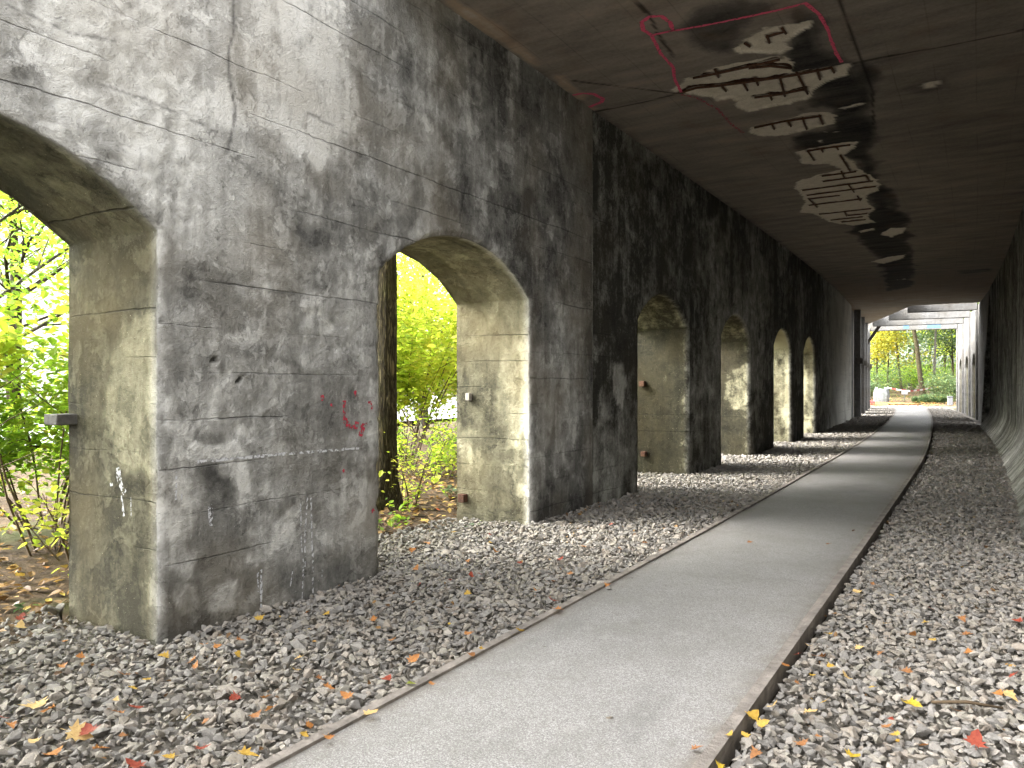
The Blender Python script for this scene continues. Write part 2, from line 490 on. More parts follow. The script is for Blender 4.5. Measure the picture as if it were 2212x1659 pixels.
def arcade(name, s0, s1, ops, n0, sign, mat, parent, toner, disp, dz=.12, ds=.15, fine=None, kdepth=8, thick=T, zb=-.2):
    """n0 = n of the visible face, sign +1: face looks to +n (arcade), -1: looks to -n (far side wall)."""
    S = bool_cols(s0, s1, ops, ds, fine)
    M = int(math.ceil((ZS - zb) / dz)); nup = int(math.ceil((H - ZS) / dz))
    zlo = zb + (ZS - zb) * np.arange(M + 1) / M
    ss, zz, quads, outl, idx = face_grid(S, ops, zlo, nup, zb, H)
    dd = disp(ss, zz, ops)
    n = n0 + sign * dd
    tone, crack = toner(ss, zz, ops)
    V = [P(ss, n, zz)]; TN = [tone]; CR = [crack]; SZ = [np.stack([ss, zz, 0 * ss], -1)]
    Fq = [quads if sign < 0 else quads]
    off = len(ss)
    for oi, (o, L) in enumerate(zip(ops, outl)):
        L = np.array(L); sL, zL = ss[L], zz[L]
        c = ((o[0] + o[1]) / 2, 1.6)
        prev = L
        plen = np.concatenate([[0], np.cumsum(np.hypot(np.diff(sL), np.diff(zL)))])
        for k in range(1, kdepth + 1):
            d = thick * k / kdepth
            w = .010 * fbm(plen * 3 + 31 * oi, np.full_like(plen, d * 3), 4, 40 + oi) * min(1, k / 2)
            ds_ = np.where(sL < c[0], 1, -1) * (zL <= ZS + 1e-6); dz_ = -(zL > ZS + 1e-6).astype(float)
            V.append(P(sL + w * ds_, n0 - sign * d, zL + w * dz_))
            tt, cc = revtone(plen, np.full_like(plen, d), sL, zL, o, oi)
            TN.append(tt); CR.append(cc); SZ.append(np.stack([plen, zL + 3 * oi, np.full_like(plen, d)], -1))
            cur = off + np.arange(len(L)); off += len(L)
            Fq.append(np.stack([prev[:-1], cur[:-1], cur[1:], prev[1:]], -1))
            prev = cur
    # back face, top and ends
    S2_ = bool_cols(s0, s1, ops, .4)
    bs, bz, bq, _, _ = face_grid(S2_, ops, np.array([zb, ZS]), 1, zb, H)
    V.append(P(bs, n0 - sign * thick, bz)); TN.append(np.zeros_like(bs)); CR.append(np.zeros_like(bs)); SZ.append(np.stack([bs, bz, 0 * bs + thick], -1))
    Fq.append(bq[:, ::-1] + off); off += len(bs)
    top = []
    for a in np.arange(0, len(S) - 1):
        pass
    SS = bool_cols(s0, s1, [], .8)
    Vt = np.concatenate([P(SS, n0, H + 0 * SS), P(SS, n0 - sign * thick, H + 0 * SS)])
    m = len(SS); i = np.arange(m - 1)
    Fq.append(np.stack([i, i + 1, i + 1 + m, i + m], -1) + off); V.append(Vt); off += 2 * m
    for se in (s0, s1):
        Ve = P([se] * 4, [n0 + sign * .0, n0 - sign * thick, n0 - sign * thick, n0], [zb, zb, H, H])
        V.append(Ve); Fq.append(np.array([[0, 1, 2, 3]]) + off); off += 4
    Vall = np.concatenate(V); pad = len(Vall) - sum(len(t) for t in TN)
    TN.append(np.zeros(pad)); CR.append(np.zeros(pad)); SZ.append(np.zeros((pad, 3)))
    return mk(name, Vall, Fq, mat, parent, True, {'tone': np.concatenate(TN), 'crack': np.concatenate(CR), 'sz': np.concatenate(SZ)})

def revtone(pl, d, s, z, o, oi):
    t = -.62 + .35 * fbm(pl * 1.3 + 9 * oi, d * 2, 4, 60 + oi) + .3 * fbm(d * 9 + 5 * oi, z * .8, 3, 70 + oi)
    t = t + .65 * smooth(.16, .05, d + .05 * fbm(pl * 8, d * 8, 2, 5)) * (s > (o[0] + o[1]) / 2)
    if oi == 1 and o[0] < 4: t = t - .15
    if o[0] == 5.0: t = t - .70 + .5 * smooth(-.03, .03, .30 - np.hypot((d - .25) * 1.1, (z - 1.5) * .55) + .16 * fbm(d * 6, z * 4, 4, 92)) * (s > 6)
    t = np.where(z > ZS, t + (.55 if o[0] > 10 else .1), t)                        # light bounced up from outside, painted into the intrados as paler tone
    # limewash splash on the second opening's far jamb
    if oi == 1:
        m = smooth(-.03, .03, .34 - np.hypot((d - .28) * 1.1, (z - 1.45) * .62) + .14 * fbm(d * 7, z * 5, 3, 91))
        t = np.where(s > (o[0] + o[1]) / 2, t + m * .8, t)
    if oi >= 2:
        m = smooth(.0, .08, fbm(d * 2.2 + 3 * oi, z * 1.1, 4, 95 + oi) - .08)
        t = t + .6 * m + .75  # later jambs lifted: daylight through the arches painted in, with pale patches
    return t, np.zeros_like(t)

poly_w = lambda fn, pts: [on_wall(*fn(x, y)) for x, y in pts]
ident = lambda x, y: (x, y)
LIGHT = [
 (.75, r5, [(45,545),(100,545),(115,650),(155,700),(160,760),(300,770),(400,760),(400,830),(330,860),(200,865),(160,880),(200,990),(195,1060),(160,1080),(110,960),(90,880),(80,780),(45,720)]),
 (.6, r5, [(310,890),(380,950),(400,1070),(430,1100),(420,1200),(440,1280),(415,1340),(470,1370),(540,1330),(600,1270),(650,1250),(650,1140),(560,1110),(500,1060),(440,1040),(420,900)]),
 (.5, r5, [(270,250),(330,240),(400,230),(430,180),(520,200),(540,300),(530,350),(400,370),(310,330),(290,280)]),
 (.5, r5, [(720,180),(800,175),(860,230),(870,290),(760,300),(720,340),(690,330)]),
 (.75, r5, [(105,1440),(190,1430),(200,1480),(180,1570),(130,1590),(100,1520)]),
 (.75, r5, [(300,1440),(360,1410),(385,1440),(350,1530),(270,1540),(300,1480)]),
 (.5, r5, [(40,1100),(105,1100),(105,1190),(60,1210),(40,1200)]),
 (.65, r5, [(100,1200),(170,1130),(165,1200),(120,1260),(190,1330),(190,1420),(120,1420),(100,1320)]),
 (.3, r5, [(110,380),(400,360),(560,380),(650,420),(640,560),(600,700),(560,780),(300,790),(170,760),(110,640)]),
 (.22, r5, [(400,800),(1040,720),(1040,1060),(700,1120),(430,1040)]),
 (.8, r5, [(735,985),(860,920),(865,945),(745,1003)]),
 (.9, r5, [(950,1085),(962,1130),(922,1190),(900,1180)]),
 (.8, r5, [(975,830),(990,830),(985,1150),(972,1150)]),
 (.8, ident, [(530,-60),(738,-60),(770,200),(780,260),(690,380),(640,330),(560,270),(540,120)]),  # open-sky light fading across the upper wall, painted as a pale patch
 (.35, ident, [(840,480),(1000,500),(1110,540),(1120,575),(1000,510),(880,525),(830,560)]),
 (.45, ident, [(690,435),(745,425),(750,470),(700,472)]),
 (.4, ident, [(920,235),(1010,250),(1030,300),(1000,290),(950,280)]),
 (.35, ident, [(1000,300),(1090,300),(1150,380),(1120,420),(1050,400),(1010,360)]),
 (.4, ident, [(1170,640),(1260,640),(1270,900),(1200,1060),(1160,1000),(1160,800)]),
]
DARK = [
 (.55, r5, [(190,890),(300,880),(350,940),(385,1040),(400,1180),(390,1290),(320,1340),(300,1390),(190,1400),(165,1290),(200,1200),(220,1100),(195,1000)]),
 (.5, r5, [(235,430),(260,420),(265,560),(250,680),(235,600)]),
 (.35, r5, [(545,190),(720,190),(690,340),(620,400),(560,330)]),
 (.4, r5, [(40,1450),(1050,1240),(1050,1480),(700,1620),(40,1750)]),
 (.3, r5, [(860,300),(1060,280),(1060,720),(960,730),(900,560)]),
 (.4, r5, [(250,930),(320,900),(330,960),(300,990),(255,980)]),
 (.4, ident, [(545,375),(700,380),(840,420),(850,520),(815,650),(545,560)]),
 (.3, ident, [(360,560),(820,640),(820,690),(360,640)]),
 (.35, ident, [(20,170),(120,200),(130,280),(40,270)]),
 (.4, ident, [(210,440),(330,480),(345,500),(300,470)]),
 (.45, ident, [(900,130),(960,150),(1000,250),(960,290),(900,240)]),
 (.4, ident, [(960,290),(1080,290),(1060,340),(1120,470),(1000,440)]),
]
HOLES = [(r5, 442, 497, .035, .08), (r5, 298, 400, .022, .03), (r5, 415, 482, .02, .03), (ident, 352, 690, .012, .02)]
def disp_near(s, z, ops):
    d = .006 * fbm(s * 5, z * 5, 4, 3)
    rough = smooth(3.5, 2.9, s - .15 * fbm(s, z * 1.3, 3, 8)) * smooth(2.3, 2.7, z)
    d = d + rough * (.016 * fbm(s * 17, z * 15, 3, 12) + .008 * fbm(s * 6, z * 6, 2, 13))
    rp = poly_w(r5, [(280, 430), (560, 360), (660, 480), (600, 720), (450, 800), (300, 790)])
    d = d - smooth(-.05, .12, sdpoly(s, z, rp) + .08 * fbm(s * 6, z * 6, 3, 4)) * (.014 + .014 * fbm(s * 14, z * 14, 4, 6))
    rp = poly_w(r5, [(690, 180), (870, 180), (960, 260), (980, 420), (860, 380), (760, 420), (690, 350)])
    d = d - smooth(-.05, .08, sdpoly(s, z, rp) + .1 * fbm(s * 7, z * 7, 3, 14)) * (.012 + .012 * fbm(s * 15, z * 15, 3, 16))
    zb = z + .012 * fbm(s * .8, z * .5, 2, 20)
    d = d + (vn(np.floor(zb / .31), 0 * s, 77) - .5) * .008 * smooth(.4, 3, s)
    for fn, x, y, r, dep in HOLES:
        hs, hz = on_wall(*fn(x, y))
        q = np.hypot(s - hs, (z - hz) * 1.2) + .06 * fbm(s * 13, z * 13, 3, 33)
        d = d - dep * smooth(r * 1.25, r * .6, q)
    e = np.full(s.shape, 9.0)
    for o in ops:
        ins = z <= ZS + .001
        de = np.where(ins, np.minimum(abs(s - o[0]), abs(s - o[1])), 9)
        up = (s > o[0] - .01) & (s < o[1] + .01)
        de = np.where(up, np.minimum(de, np.abs(z - arc_z(np.clip(s, *o), o))), de)
        e = np.minimum(e, de)
    d = d - smooth(.05, 0, e) * (.012 + .05 * np.maximum(0, fbm(s * 9, z * 9, 4, 55) + .05))
    return d

def tone_near(s, z, ops):
    ws = s + .10 * fbm(s * 2.5, z * 2.5, 4, 1); wz = z + .10 * fbm(s * 2.5 + 40, z * 2.5, 4, 2)
    t = .10 * fbm(s * .7, z * .7, 4, 11) + .22 * np.sign(fbm(ws * 1.2, wz * 1.0, 3, 12)) * smooth(0, .05, abs(fbm(ws * 1.2, wz * 1.0, 3, 12)))
    t = t + .12 * fbm(s * 7, z * .7, 4, 15) - .45 * smooth(.32, .04, z + .25 * fbm(s * 2.5, z * 2, 4, 16))
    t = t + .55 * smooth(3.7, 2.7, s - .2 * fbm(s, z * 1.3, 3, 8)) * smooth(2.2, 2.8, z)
    jit = .05 * fbm(s * 9, z * 9, 5, 21, .6) + .08 * fbm(s * 3, z * 3, 2, 22)
    pat = np.clip(.75 + .9 * fbm(s * 7, z * 7, 5, 25, .65) + .5 * fbm(s * 18, z * 2.2, 3, 27), .1, 1.3)
    t = t + .5 * smooth(.18, .42, fbm(s * 3.2, z * 2.6, 5, 83, .65)) + .2 * smooth(.22, .5, fbm(s * 16, z * 1.3, 4, 84)) - .3 * smooth(.15, .4, fbm(s * 2.6 + 7, z * 2.2, 5, 85, .65))
    for amt, fn, pts in LIGHT:
        big_ = fn is ident
        t = t + 1.3 * amt * smooth(-.08 if big_ else -.015, .12 if big_ else .025, sdpoly(s, z, poly_w(fn, pts)) + jit) * pat
    for amt, fn, pts in DARK:
        t = t - .75 * amt * smooth(-.03, .05, sdpoly(s, z, poly_w(fn, pts)) + jit) * pat
    t = t - .42 * smooth(4.6, 7.5, s) * smooth(1.2, 3.2, z) - .2 * smooth(5.5, 8, s)  # soot plus tunnel shade, both painted in: darker inward and upward
    for o in ops:
        for e_ in o: t = t + .55 * smooth(.05, .005, abs(s - e_) + .035 * fbm(s * 9, z * 11, 3, 101)) * (z < ZS + .02)
    cr = 0 * s
    ck = [on_wall(*p) for p in [(502, -40), (507, 60), (492, 120), (497, 170), (510, 235), (500, 290), (490, 330)]]
    cr = np.maximum(cr, .6 * smooth(.016, .002, sdline(s, z, ck) + .022 * fbm(s * 9, z * 9, 4, 66)))
    for pts in ([(215, 180), (330, 220), (460, 280), (500, 290)], [(355, 590), (480, 608), (640, 640), (820, 662)], [(20, 10), (150, 70), (250, 90)],
                [(660, 300 - 60), (770, 300)], [(1003, 560 - 30), (993, 470), (1006, 400)]):
        cr = np.maximum(cr, .5 * smooth(.011, .003, sdline(s, z, [on_wall(*p) for p in pts]) + .006 * fbm(s * 12, z * 12, 2, 67)))
    for fn, x, y, r, dep in HOLES:
        hs, hz = on_wall(*fn(x, y))
        q = np.hypot(s - hs, (z - hz) * 1.2) + .06 * fbm(s * 13, z * 13, 3, 33)
        t = t - 1.2 * smooth(r * 1.15, r * .8, q)
    return t, cr

def disp_plain(s, z, ops): return .006 * fbm(s * 3, z * 3, 4, 3) + .004 * fbm(s * 1, z * 9, 2, 5)
def tone_soot_daylight(s, z, ops):
    ws = s + .15 * fbm(s * 2, z * 2, 4, 1); wz = z + .15 * fbm(s * 2 + 40, z * 2, 4, 2)
    q = fbm(ws * .9, wz * .7, 4, 18)
    t = -.15 + .3 * fbm(s * .5, z * .5, 3, 31) + .35 * smooth(.05, .12, q) + .3 * fbm(s * 6, z * .5, 4, 35)
    pa = [on_wall(*p) for p in [(1325, 790), (1345, 780), (1355, 830), (1345, 880), (1330, 870), (1322, 820)]]
    t = t + .9 * smooth(-.02, .03, sdpoly(s, z, pa) + .05 * fbm(s * 8, z * 8, 3, 9))
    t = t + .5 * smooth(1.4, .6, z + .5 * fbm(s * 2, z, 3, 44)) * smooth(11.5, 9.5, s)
    t = t + 1.5 * smooth(26, 34, s) + .5 * smooth(30, 38, s) * fbm(s * 3.2, z * .2, 3, 37)  # daylight from the far opening painted in as paler tone
    return t, 0 * s
def tone_mid(s, z, ops):
    return .3 * fbm(s * 1.2, z * .6, 4, 51) + .35 * fbm(s * 6, z * .5, 4, 52), 0 * s

OPS_A = [(-4.4, -1.8), (.33, 2.93), (5.0, 7.61)]
OPS_B = [(10.82, 13.24), (15.19, 17.52), (19.86, 22.2), (24.07, 26.4)]
fr_s = [41.2, 45.6, 50.1, 54.6]
OPS_C = [(a + 1.05, a + 3.35) for a in fr_s[:-1]]
OPS_R = [(35.9 - .85 + .0, 35.9 + 1.5)] + [(a + 1.05, a + 3.35) for a in fr_s[:-1]]

wa = thing('arcade_wall', 'grey patchy concrete wall with two wide arches and red graffiti beside the near path', 'wall', tuple(P(4, 0, 0)))
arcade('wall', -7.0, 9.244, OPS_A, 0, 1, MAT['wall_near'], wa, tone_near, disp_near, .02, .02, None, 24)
wb = thing('arcade_wall', 'soot-blackened concrete wall with four narrowing arches beyond the upright joint', 'wall', tuple(P(18, 0, 0)))
arcade('wall', 9.256, 38.8, OPS_B, 0, 1, MAT['wall_soot'], wb, tone_soot_daylight, disp_plain, .06, .10, (9.2, 14, .06), 10)
wc = thing('arcade_wall', 'pale arched wall between frame columns on the far left beyond the roof', 'wall', tuple(P(48, 0, 0)))
arcade('wall', 38.82, 55.3, OPS_C, -.12, 1, MAT['wall_far'], wc, tone_mid, disp_plain, .15, .2, None, 4)
wd = thing('retaining_wall', 'dark plain concrete wall with flared foot along the right-hand gravel', 'wall', tuple(P(18, W, 0)))
def right_wall():
    S = np.concatenate([np.arange(-9, 8, .5), np.arange(8, 33.9, .12), [33.9]]); Zs = np.arange(-.2, H + .001, .08)
    Zs = np.append(Zs, H)
    g, h = np.meshgrid(S, Zs, indexing='ij')
    fl = .34 * np.clip((.75 - h) / .75, 0, 1.2) ** 1.8
    n = W - fl - .008 * fbm(g * 3, h * 3, 4, 8)
    C, Rr = g.shape; idx = np.arange(C * Rr).reshape(C, Rr)
    q = np.stack([idx[:-1, :-1].ravel(), idx[:-1, 1:].ravel(), idx[1:, 1:].ravel(), idx[1:, :-1].ravel()], -1)
    t = -.05 + .3 * fbm(g * .5, h * .5, 3, 31) + .45 * fbm(g * 3.5, h * .4, 4, 35) + .35 * smooth(.9, .2, h + .4 * fbm(g * 1.5, h, 3, 4))
    V = [P(g.ravel(), n.ravel(), h.ravel())]
    m = len(S); i = np.arange(m - 1); o = C * Rr
    V.append(np.concatenate([P(S, W, H + 0 * S), P(S, W + .9, H + 0 * S), P(S, W + .9, -.2 + 0 * S)]))
    f2 = np.stack([i, i + 1, i + 1 + m, i + m], -1) + o; f3 = np.stack([i + m, i + m + 1, i + 1 + 2 * m, i + 2 * m], -1) + o
    o2 = o + 3 * m
    for se in (-9, 33.9): V.append(P([se] * 4, [W - .3, W + .9, W + .9, W], [-.2, -.2, H, H]))
    fe = np.array([[0, 1, 2, 3], [4, 5, 6, 7]]) + o2
    VV = np.concatenate(V); pad = len(VV) - o
    mk('wall', VV, [q, f2, f3, fe], MAT['wall_soot'], wd, True,
       {'tone': np.concatenate([t.ravel() + .15, np.zeros(pad)]), 'crack': np.zeros(len(VV)),
        'sz': np.concatenate([np.stack([g.ravel(), h.ravel() + .1, 0 * g.ravel()], -1), np.zeros((pad, 3))])})
right_wall()
we = thing('arcade_wall', 'pale wall with a row of narrow arches on the far right beyond the roof', 'wall', tuple(P(46, W, 0)))
arcade('wall', 33.92, 55.3, OPS_R, W + .02, -1, MAT['wall_far'], we, tone_mid, disp_plain, .15, .2, None, 5)

# ------------------------------------------------------------------ roof slab
poly_c = lambda fn, pts: [(lambda q: (q[1], q[0] + A))(on_z(*fn(x, y), z=H)) for x, y in pts]   # (s, n), the straight part
def sn(x, y):
    """world -> (s, n) of the tunnel frame"""
    if y <= S1: return (y, x + A)
    cx, cy = -A - RAD, S1
    ph = math.atan2(y - cy, x - cx); ph = min(ph, PH2)
    if ph < PH2: return (S1 + RAD * ph, math.hypot(x - cx, y - cy) - RAD)
    e = P(S2, 0, 0); d = Vector((x - e[0], y - e[1])); 
    return (S2 + d.x * -math.sin(PH2) + d.y * math.cos(PH2), d.x * math.cos(PH2) + d.y * math.sin(PH2))
poly_c = lambda fn, pts: [sn(*on_z(*fn(x, y), z=H)) for x, y in pts]
SPALL = [
 [(215,215),(300,155),(345,125),(460,108),(545,95),(552,120),(500,150),(455,185),(485,210),(420,235),(330,232),(240,232)],
 [(-30,392),(20,340),(140,300),(260,270),(420,240),(465,270),(480,310),(600,290),(735,270),(710,330),(620,355),(560,400),(540,430),(420,460),(290,488),(240,475),(215,430),(150,443),(120,425),(30,412)],
 [(268,573),(330,540),(430,520),(530,495),(620,485),(660,500),(645,535),(560,560),(450,590),(340,592)],
 [(485,660),(560,640),(760,612),(735,650),(690,670),(735,700),(755,730),(800,750),(835,775),(860,800),(845,825),(790,850),(810,885),(838,905),(795,940),(835,962),(740,975),(630,960),(560,925),(515,920),(530,870),(490,815),(490,790),(600,755),(690,735),(640,708),(560,712),(505,705)],
 [(675,470),(780,440),(785,455),(700,473)],
 [(1042,372),(1070,360),(1105,362),(1090,376),(1050,382)],
 [(855,1015),(900,985),(965,985),(950,1010),(900,1028)],
 [(760,1000),(830,985),(830,995),(770,1008)],
 [(815,1132),(880,1112),(960,1102),(950,1118),(870,1140)],
 [(900,1212),(970,1206),(965,1214),(905,1218)],
 [(580,612),(605,605),(600,618)],
 [(610,572),(690,565),(660,577)],
]
SPALL = [poly_c(z5, p) for p in SPALL]
DARKC = [poly_c(z5, p) for p in [
 [(480,60),(570,100),(650,240),(760,285),(830,320),(830,520),(850,760),(960,950),(1000,1130),(990,1240),(880,1260),(830,1100),(730,1000),(800,900),(740,700),(480,640),(440,590),(640,560),(660,470),(540,470),(470,300)],
 [(20,20),(400,20),(330,110),(200,230),(60,200),(0,120)],
 [(1180,1170),(1330,1160),(1340,1175),(1200,1185)],
 [(990,380),(1040,350),(1150,350),(1170,380),(1060,410)]]]
OR = [poly_c(z3, p) for p in [[(430,0),(470,-30),(830,240),(860,310),(700,210)], [(880,320),(960,330),(1100,470),(1080,480)]]]
RB = [  # reinforcement bars, in the plane of the photograph's enlargements, laid on the soffit
 [(45,342),(150,322),(270,296),(420,262)], [(285,300),(380,290),(470,300)], [(0,402),(60,384),(150,376),(330,352),(480,330),(640,298)], [(310,426),(420,412),(530,390)],
 [(420,340),(442,420)], [(490,312),(540,410)], [(582,310),(594,348)], [(140,306),(155,338)], [(165,372),(187,398)], [(312,342),(326,372)], [(265,368),(280,395)], [(640,292),(655,318)], [(375,408),(385,435)],
 [(360,165),(445,140)], [(268,192),(290,206)], [(430,128),(446,150)], [(365,160),(375,190)],
 [(310,556),(430,530),(600,505)], [(385,540),(396,562)], [(455,528),(468,550)], [(518,515),(536,562)], [(590,503),(606,540)],
 [(540,656),(640,640),(725,630)], [(540,656),(568,696)], [(600,648),(606,660)], [(665,638),(672,650)], [(682,675),(725,745)],
]
RB = [poly_c(z5, p) for p in RB]
P4 = np.array(SPALL[3])
xs = []
s_ = 13.7
while s_ < 19:
    xs.append([(s_, .9), (s_ + random.uniform(-.08, .08), 3.6)]); s_ += random.uniform(.3, .62)
n_ = 1.2
while n_ < 3.5:
    for a_ in (13.4, 15.2, 17.1):
        if random.random() < .75: xs.append([(a_, n_ + random.uniform(-.05, .05)), (a_ + random.uniform(.9, 2.2), n_ + random.uniform(-.05, .05))])
    n_ += random.uniform(.28, .45)
for (a, b) in xs:                          # clip the mesh of bars to the broken-out area
    q = np.linspace(0, 1, 121); px_ = a[0] + (b[0] - a[0]) * q; py_ = a[1] + (b[1] - a[1]) * q
    ok = (sdpoly(px_, py_, SPALL[3]) > .08) & (vn(px_ * 1.7 + 3 * a[0], py_ * 1.7, 71) > .22)
    i = 0
    while i < len(q):
        if ok[i]:
            j = i
            while j + 1 < len(q) and ok[j + 1]: j += 1
            if math.hypot(px_[j] - px_[i], py_[j] - py_[i]) > .3:
                jj = .03 * (random.random() - .5)
                RB.append([(px_[i], py_[i] + jj), ((px_[i] + px_[j]) / 2, (py_[i] + py_[j]) / 2 + .5 * jj), (px_[j], py_[j] - jj)])
            i = j
        i += 1

roof = thing('roof_slab', 'soot-brown concrete tunnel roof with broken-out patches and pink spray lines', 'roof', tuple(P(20, 2.6, H)))
S_NEAR_L, S_NEAR_R = 4.9, 2.6
def near_s(n): return S_NEAR_L + (S_NEAR_R - S_NEAR_L) * n / W
def far_s(n):
    return np.where(n > 2.5, 40.0, 40.0 + 12.5 * (2.5 - np.clip(n, 0, 2.5)) / 2.5)
def build_roof():
    nn = np.concatenate([np.arange(-1.0, 0, .25), np.arange(0, .9, .06), np.arange(.9, 3.75, .028), np.arange(3.75, W, .06), np.arange(W, W + .9, .3)])
    u = np.concatenate([np.linspace(0, 2.2, 16)[:-1], np.arange(2.2, 16, .03), np.arange(16, 24, .06), np.linspace(24, 35.8, 60)])
    q = u[-1]
    g, h = np.meshgrid(u, nn, indexing='ij')
    ns = near_s(np.clip(h, 0, W)); fs = far_s(np.clip(h, 0, W))
    s0 = 4.9
    # keep s = s0 + u in the middle, blend to the skewed ends
    s = s0 + g
    s = np.where(g < 2.0, ns + (s0 + 2.0 - ns) * g / 2.0, s)
    s = np.where(g > 26, (s0 + 26) + (fs - s0 - 26) * (g - 26) / (q - 26), s)
    C, Rr = g.shape; sf, nf = s.ravel(), h.ravel()
    sp = np.full(sf.shape, -9.0); jit = .07 * fbm(sf * 7, nf * 7, 5, 5, .65) + .05 * fbm(sf * 2, nf * 2, 2, 55)
    near = (sf > 7) & (sf < 30)
    idn = np.where(near)[0]
    for p in SPALL:
        sp[idn] = np.maximum(sp[idn], sdpoly(sf[idn], nf[idn], p))
    sp = sp + jit
    m = smooth(-.012, .02, sp)
    dep = smooth(-.01, .06, sp) * (.022 + .018 * fbm(sf * 9, nf * 9, 4, 8))
    rust = 0 * sf; big = 0 * sf
    for b in RB:
        r = np.full(sf.shape, 9.0); r[idn] = sdline(sf[idn], nf[idn], b)
        rust = np.maximum(rust, .8 * smooth(.032, .014, r + .02 * fbm(sf * 10, nf * 10, 3, 9)))
    for b in RB[:4]:
        r = np.full(sf.shape, 9.0); r[idn] = sdline(sf[idn], nf[idn], b)
        mk_ = smooth(.055, .03, r + .05 * fbm(sf * 5, nf * 5, 3, 19)); rust = np.maximum(rust, mk_); dep = dep + .02 * mk_
    t = .1 + .15 * fbm(sf * .5, nf * .8, 4, 3)
    for ip, p in enumerate(DARKC):
        t = t - (1.15, .8, .6, .35)[ip] * smooth(-.1, .15, sdpoly(sf, nf, p) + .25 * fbm(sf * 1.5, nf * 3, 4, 6))
    for p in OR:
        t = t + .9 * smooth(-.05, .08, sdpoly(sf, nf, p) + .1 * fbm(sf * 3, nf * 4, 4, 16))
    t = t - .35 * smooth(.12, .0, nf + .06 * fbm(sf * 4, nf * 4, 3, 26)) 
    t = t + .6 * smooth(26, 33, sf) + .4 * smooth(33, 39, sf)  # soffit paler towards the exit: incoming daylight painted into the tone
    ck = np.full(sf.shape, 0.0)
    J = [poly_c(z5, [(-480, 350), (0, 408 - 0), (30, 400)]), poly_c(z5, [(740, 275), (860, 250), (1200, 190), (1475, 130)]), poly_c(z5, [(680, 0), (740, 180), (790, 300), (820, 400), (825, 540)]),
         poly_c(z3, [(1265, 0), (1330, 65), (1380, 170), (1440, 250)]), poly_c(z3, [(1090, 485), (1300, 445), (1475, 400)])]
    for p in J:
        r = np.full(sf.shape, 9.0); k2 = sf < 24; r[k2] = sdline(sf[k2], nf[k2], p)
        ck = np.maximum(ck, .8 * smooth(.024, .006, r + .02 * fbm(sf * 6, nf * 6, 4, 29)))
    idx = np.arange(C * Rr).reshape(C, Rr)
    qd = np.stack([idx[:-1, :-1].ravel(), idx[:-1, 1:].ravel(), idx[1:, 1:].ravel(), idx[1:, :-1].ravel()], -1)
    V = P(sf, nf, H + .004 + dep)
    # upper skin and rim
    top = P(sf, nf, H + .75).reshape(C, Rr, 3)
    ci = [0, C // 2, C - 1] if False else list(range(0, C, 12)) + [C - 1]
    ri = list(range(0, Rr, 8)) + [Rr - 1]
    tv = top[np.ix_(ci, ri)].reshape(-1, 3); tI = np.arange(len(tv)).reshape(len(ci), len(ri)) + len(V)
    tq = np.stack([tI[:-1, :-1].ravel(), tI[1:, :-1].ravel(), tI[1:, 1:].ravel(), tI[:-1, 1:].ravel()], -1)
    rim = []; rv = []; o = len(V) + len(tv)
    for line in (idx[0, :], idx[-1, :], idx[:, 0], idx[:, -1]):
        a = V[line]; b = top.reshape(-1, 3)[line]; k = len(line); rv += [a, b]
        i = np.arange(k - 1); rim.append(np.stack([i, i + 1, i + 1 + k, i + k], -1) + o); o += 2 * k
    VV = np.concatenate([V, tv] + rv); pad = len(VV) - len(V)
    pz = np.zeros(pad)
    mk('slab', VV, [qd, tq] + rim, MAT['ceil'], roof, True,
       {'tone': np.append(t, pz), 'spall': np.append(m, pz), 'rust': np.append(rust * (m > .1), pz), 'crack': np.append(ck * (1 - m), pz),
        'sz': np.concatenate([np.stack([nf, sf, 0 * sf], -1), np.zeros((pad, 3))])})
build_roof()
for b in RB:
    mb = MB()
    pts = [tuple(P(s_, n_, H + .012)) for s_, n_ in b]
    mb.tube(pts, .014, 6); mb.build('rebar', MAT['rust'], roof, True)

def ribbon(name, pts3, width, nrm, mat, parent, jit=.15, seed=0):
    """flat paint stroke: pts3 already on the surface; nrm: surface normal function"""
    pts = []
    for a, b in zip(pts3[:-1], pts3[1:]):
        a, b = Vector(a), Vector(b); k = max(1, int((b - a).length / .04))
        pts += [a.lerp(b, i / k) for i in range(k)]
    pts.append(Vector(pts3[-1]))
    rr = random.Random(seed); V = []; nrm = Vector(nrm)
    for i, p in enumerate(pts):
        d = (pts[min(i + 1, len(pts) - 1)] - pts[max(i - 1, 0)]).normalized()
        sd = d.cross(nrm).normalized(); w = width * .5 * (1 + jit * (rr.random() * 2 - 1))
        o = sd * (width * jit * .3 * (rr.random() * 2 - 1))
        V += [p + sd * w + o, p - sd * w + o]
    i = np.arange(len(pts) - 1) * 2
    return mk(name, np.array([tuple(v) for v in V]), [np.stack([i, i + 1, i + 3, i + 2], -1)], mat, parent)

def cpt(fn, pts, dz=.004): return [tuple(P(*q, H - dz)) for q in poly_c(fn, pts)]
for k, (fn, pts, w) in enumerate([
    (z3, [(1340,150),(1305,128),(1297,95),(1330,70),(1385,68),(1420,95),(1435,130),(1340,152)], .042),
    (z3, [(1340,152),(1380,230),(1435,290),(1440,340),(1470,398)], .036),
    (z5, [(-62,135),(0,125),(150,98),(400,45),(530,12),(590,60),(630,130),(640,170),(665,230),(687,268)], .036),
    (z3, [(1000,410),(1045,402),(1090,405),(1130,425),(1125,440),(1100,450),(1070,462)], .05)]):
    ribbon('spray_line', cpt(fn, pts), w, (0, 0, -1), MAT['pink'], roof, .25, k)
m_f = paintmat('faded_pink_spray', (.30, .05, .08), .45)
ribbon('spray_line', cpt(z5, [(-5,408),(60,420),(150,470),(215,540),(265,575)]), .04, (0, 0, -1), m_f, roof, .3, 9)
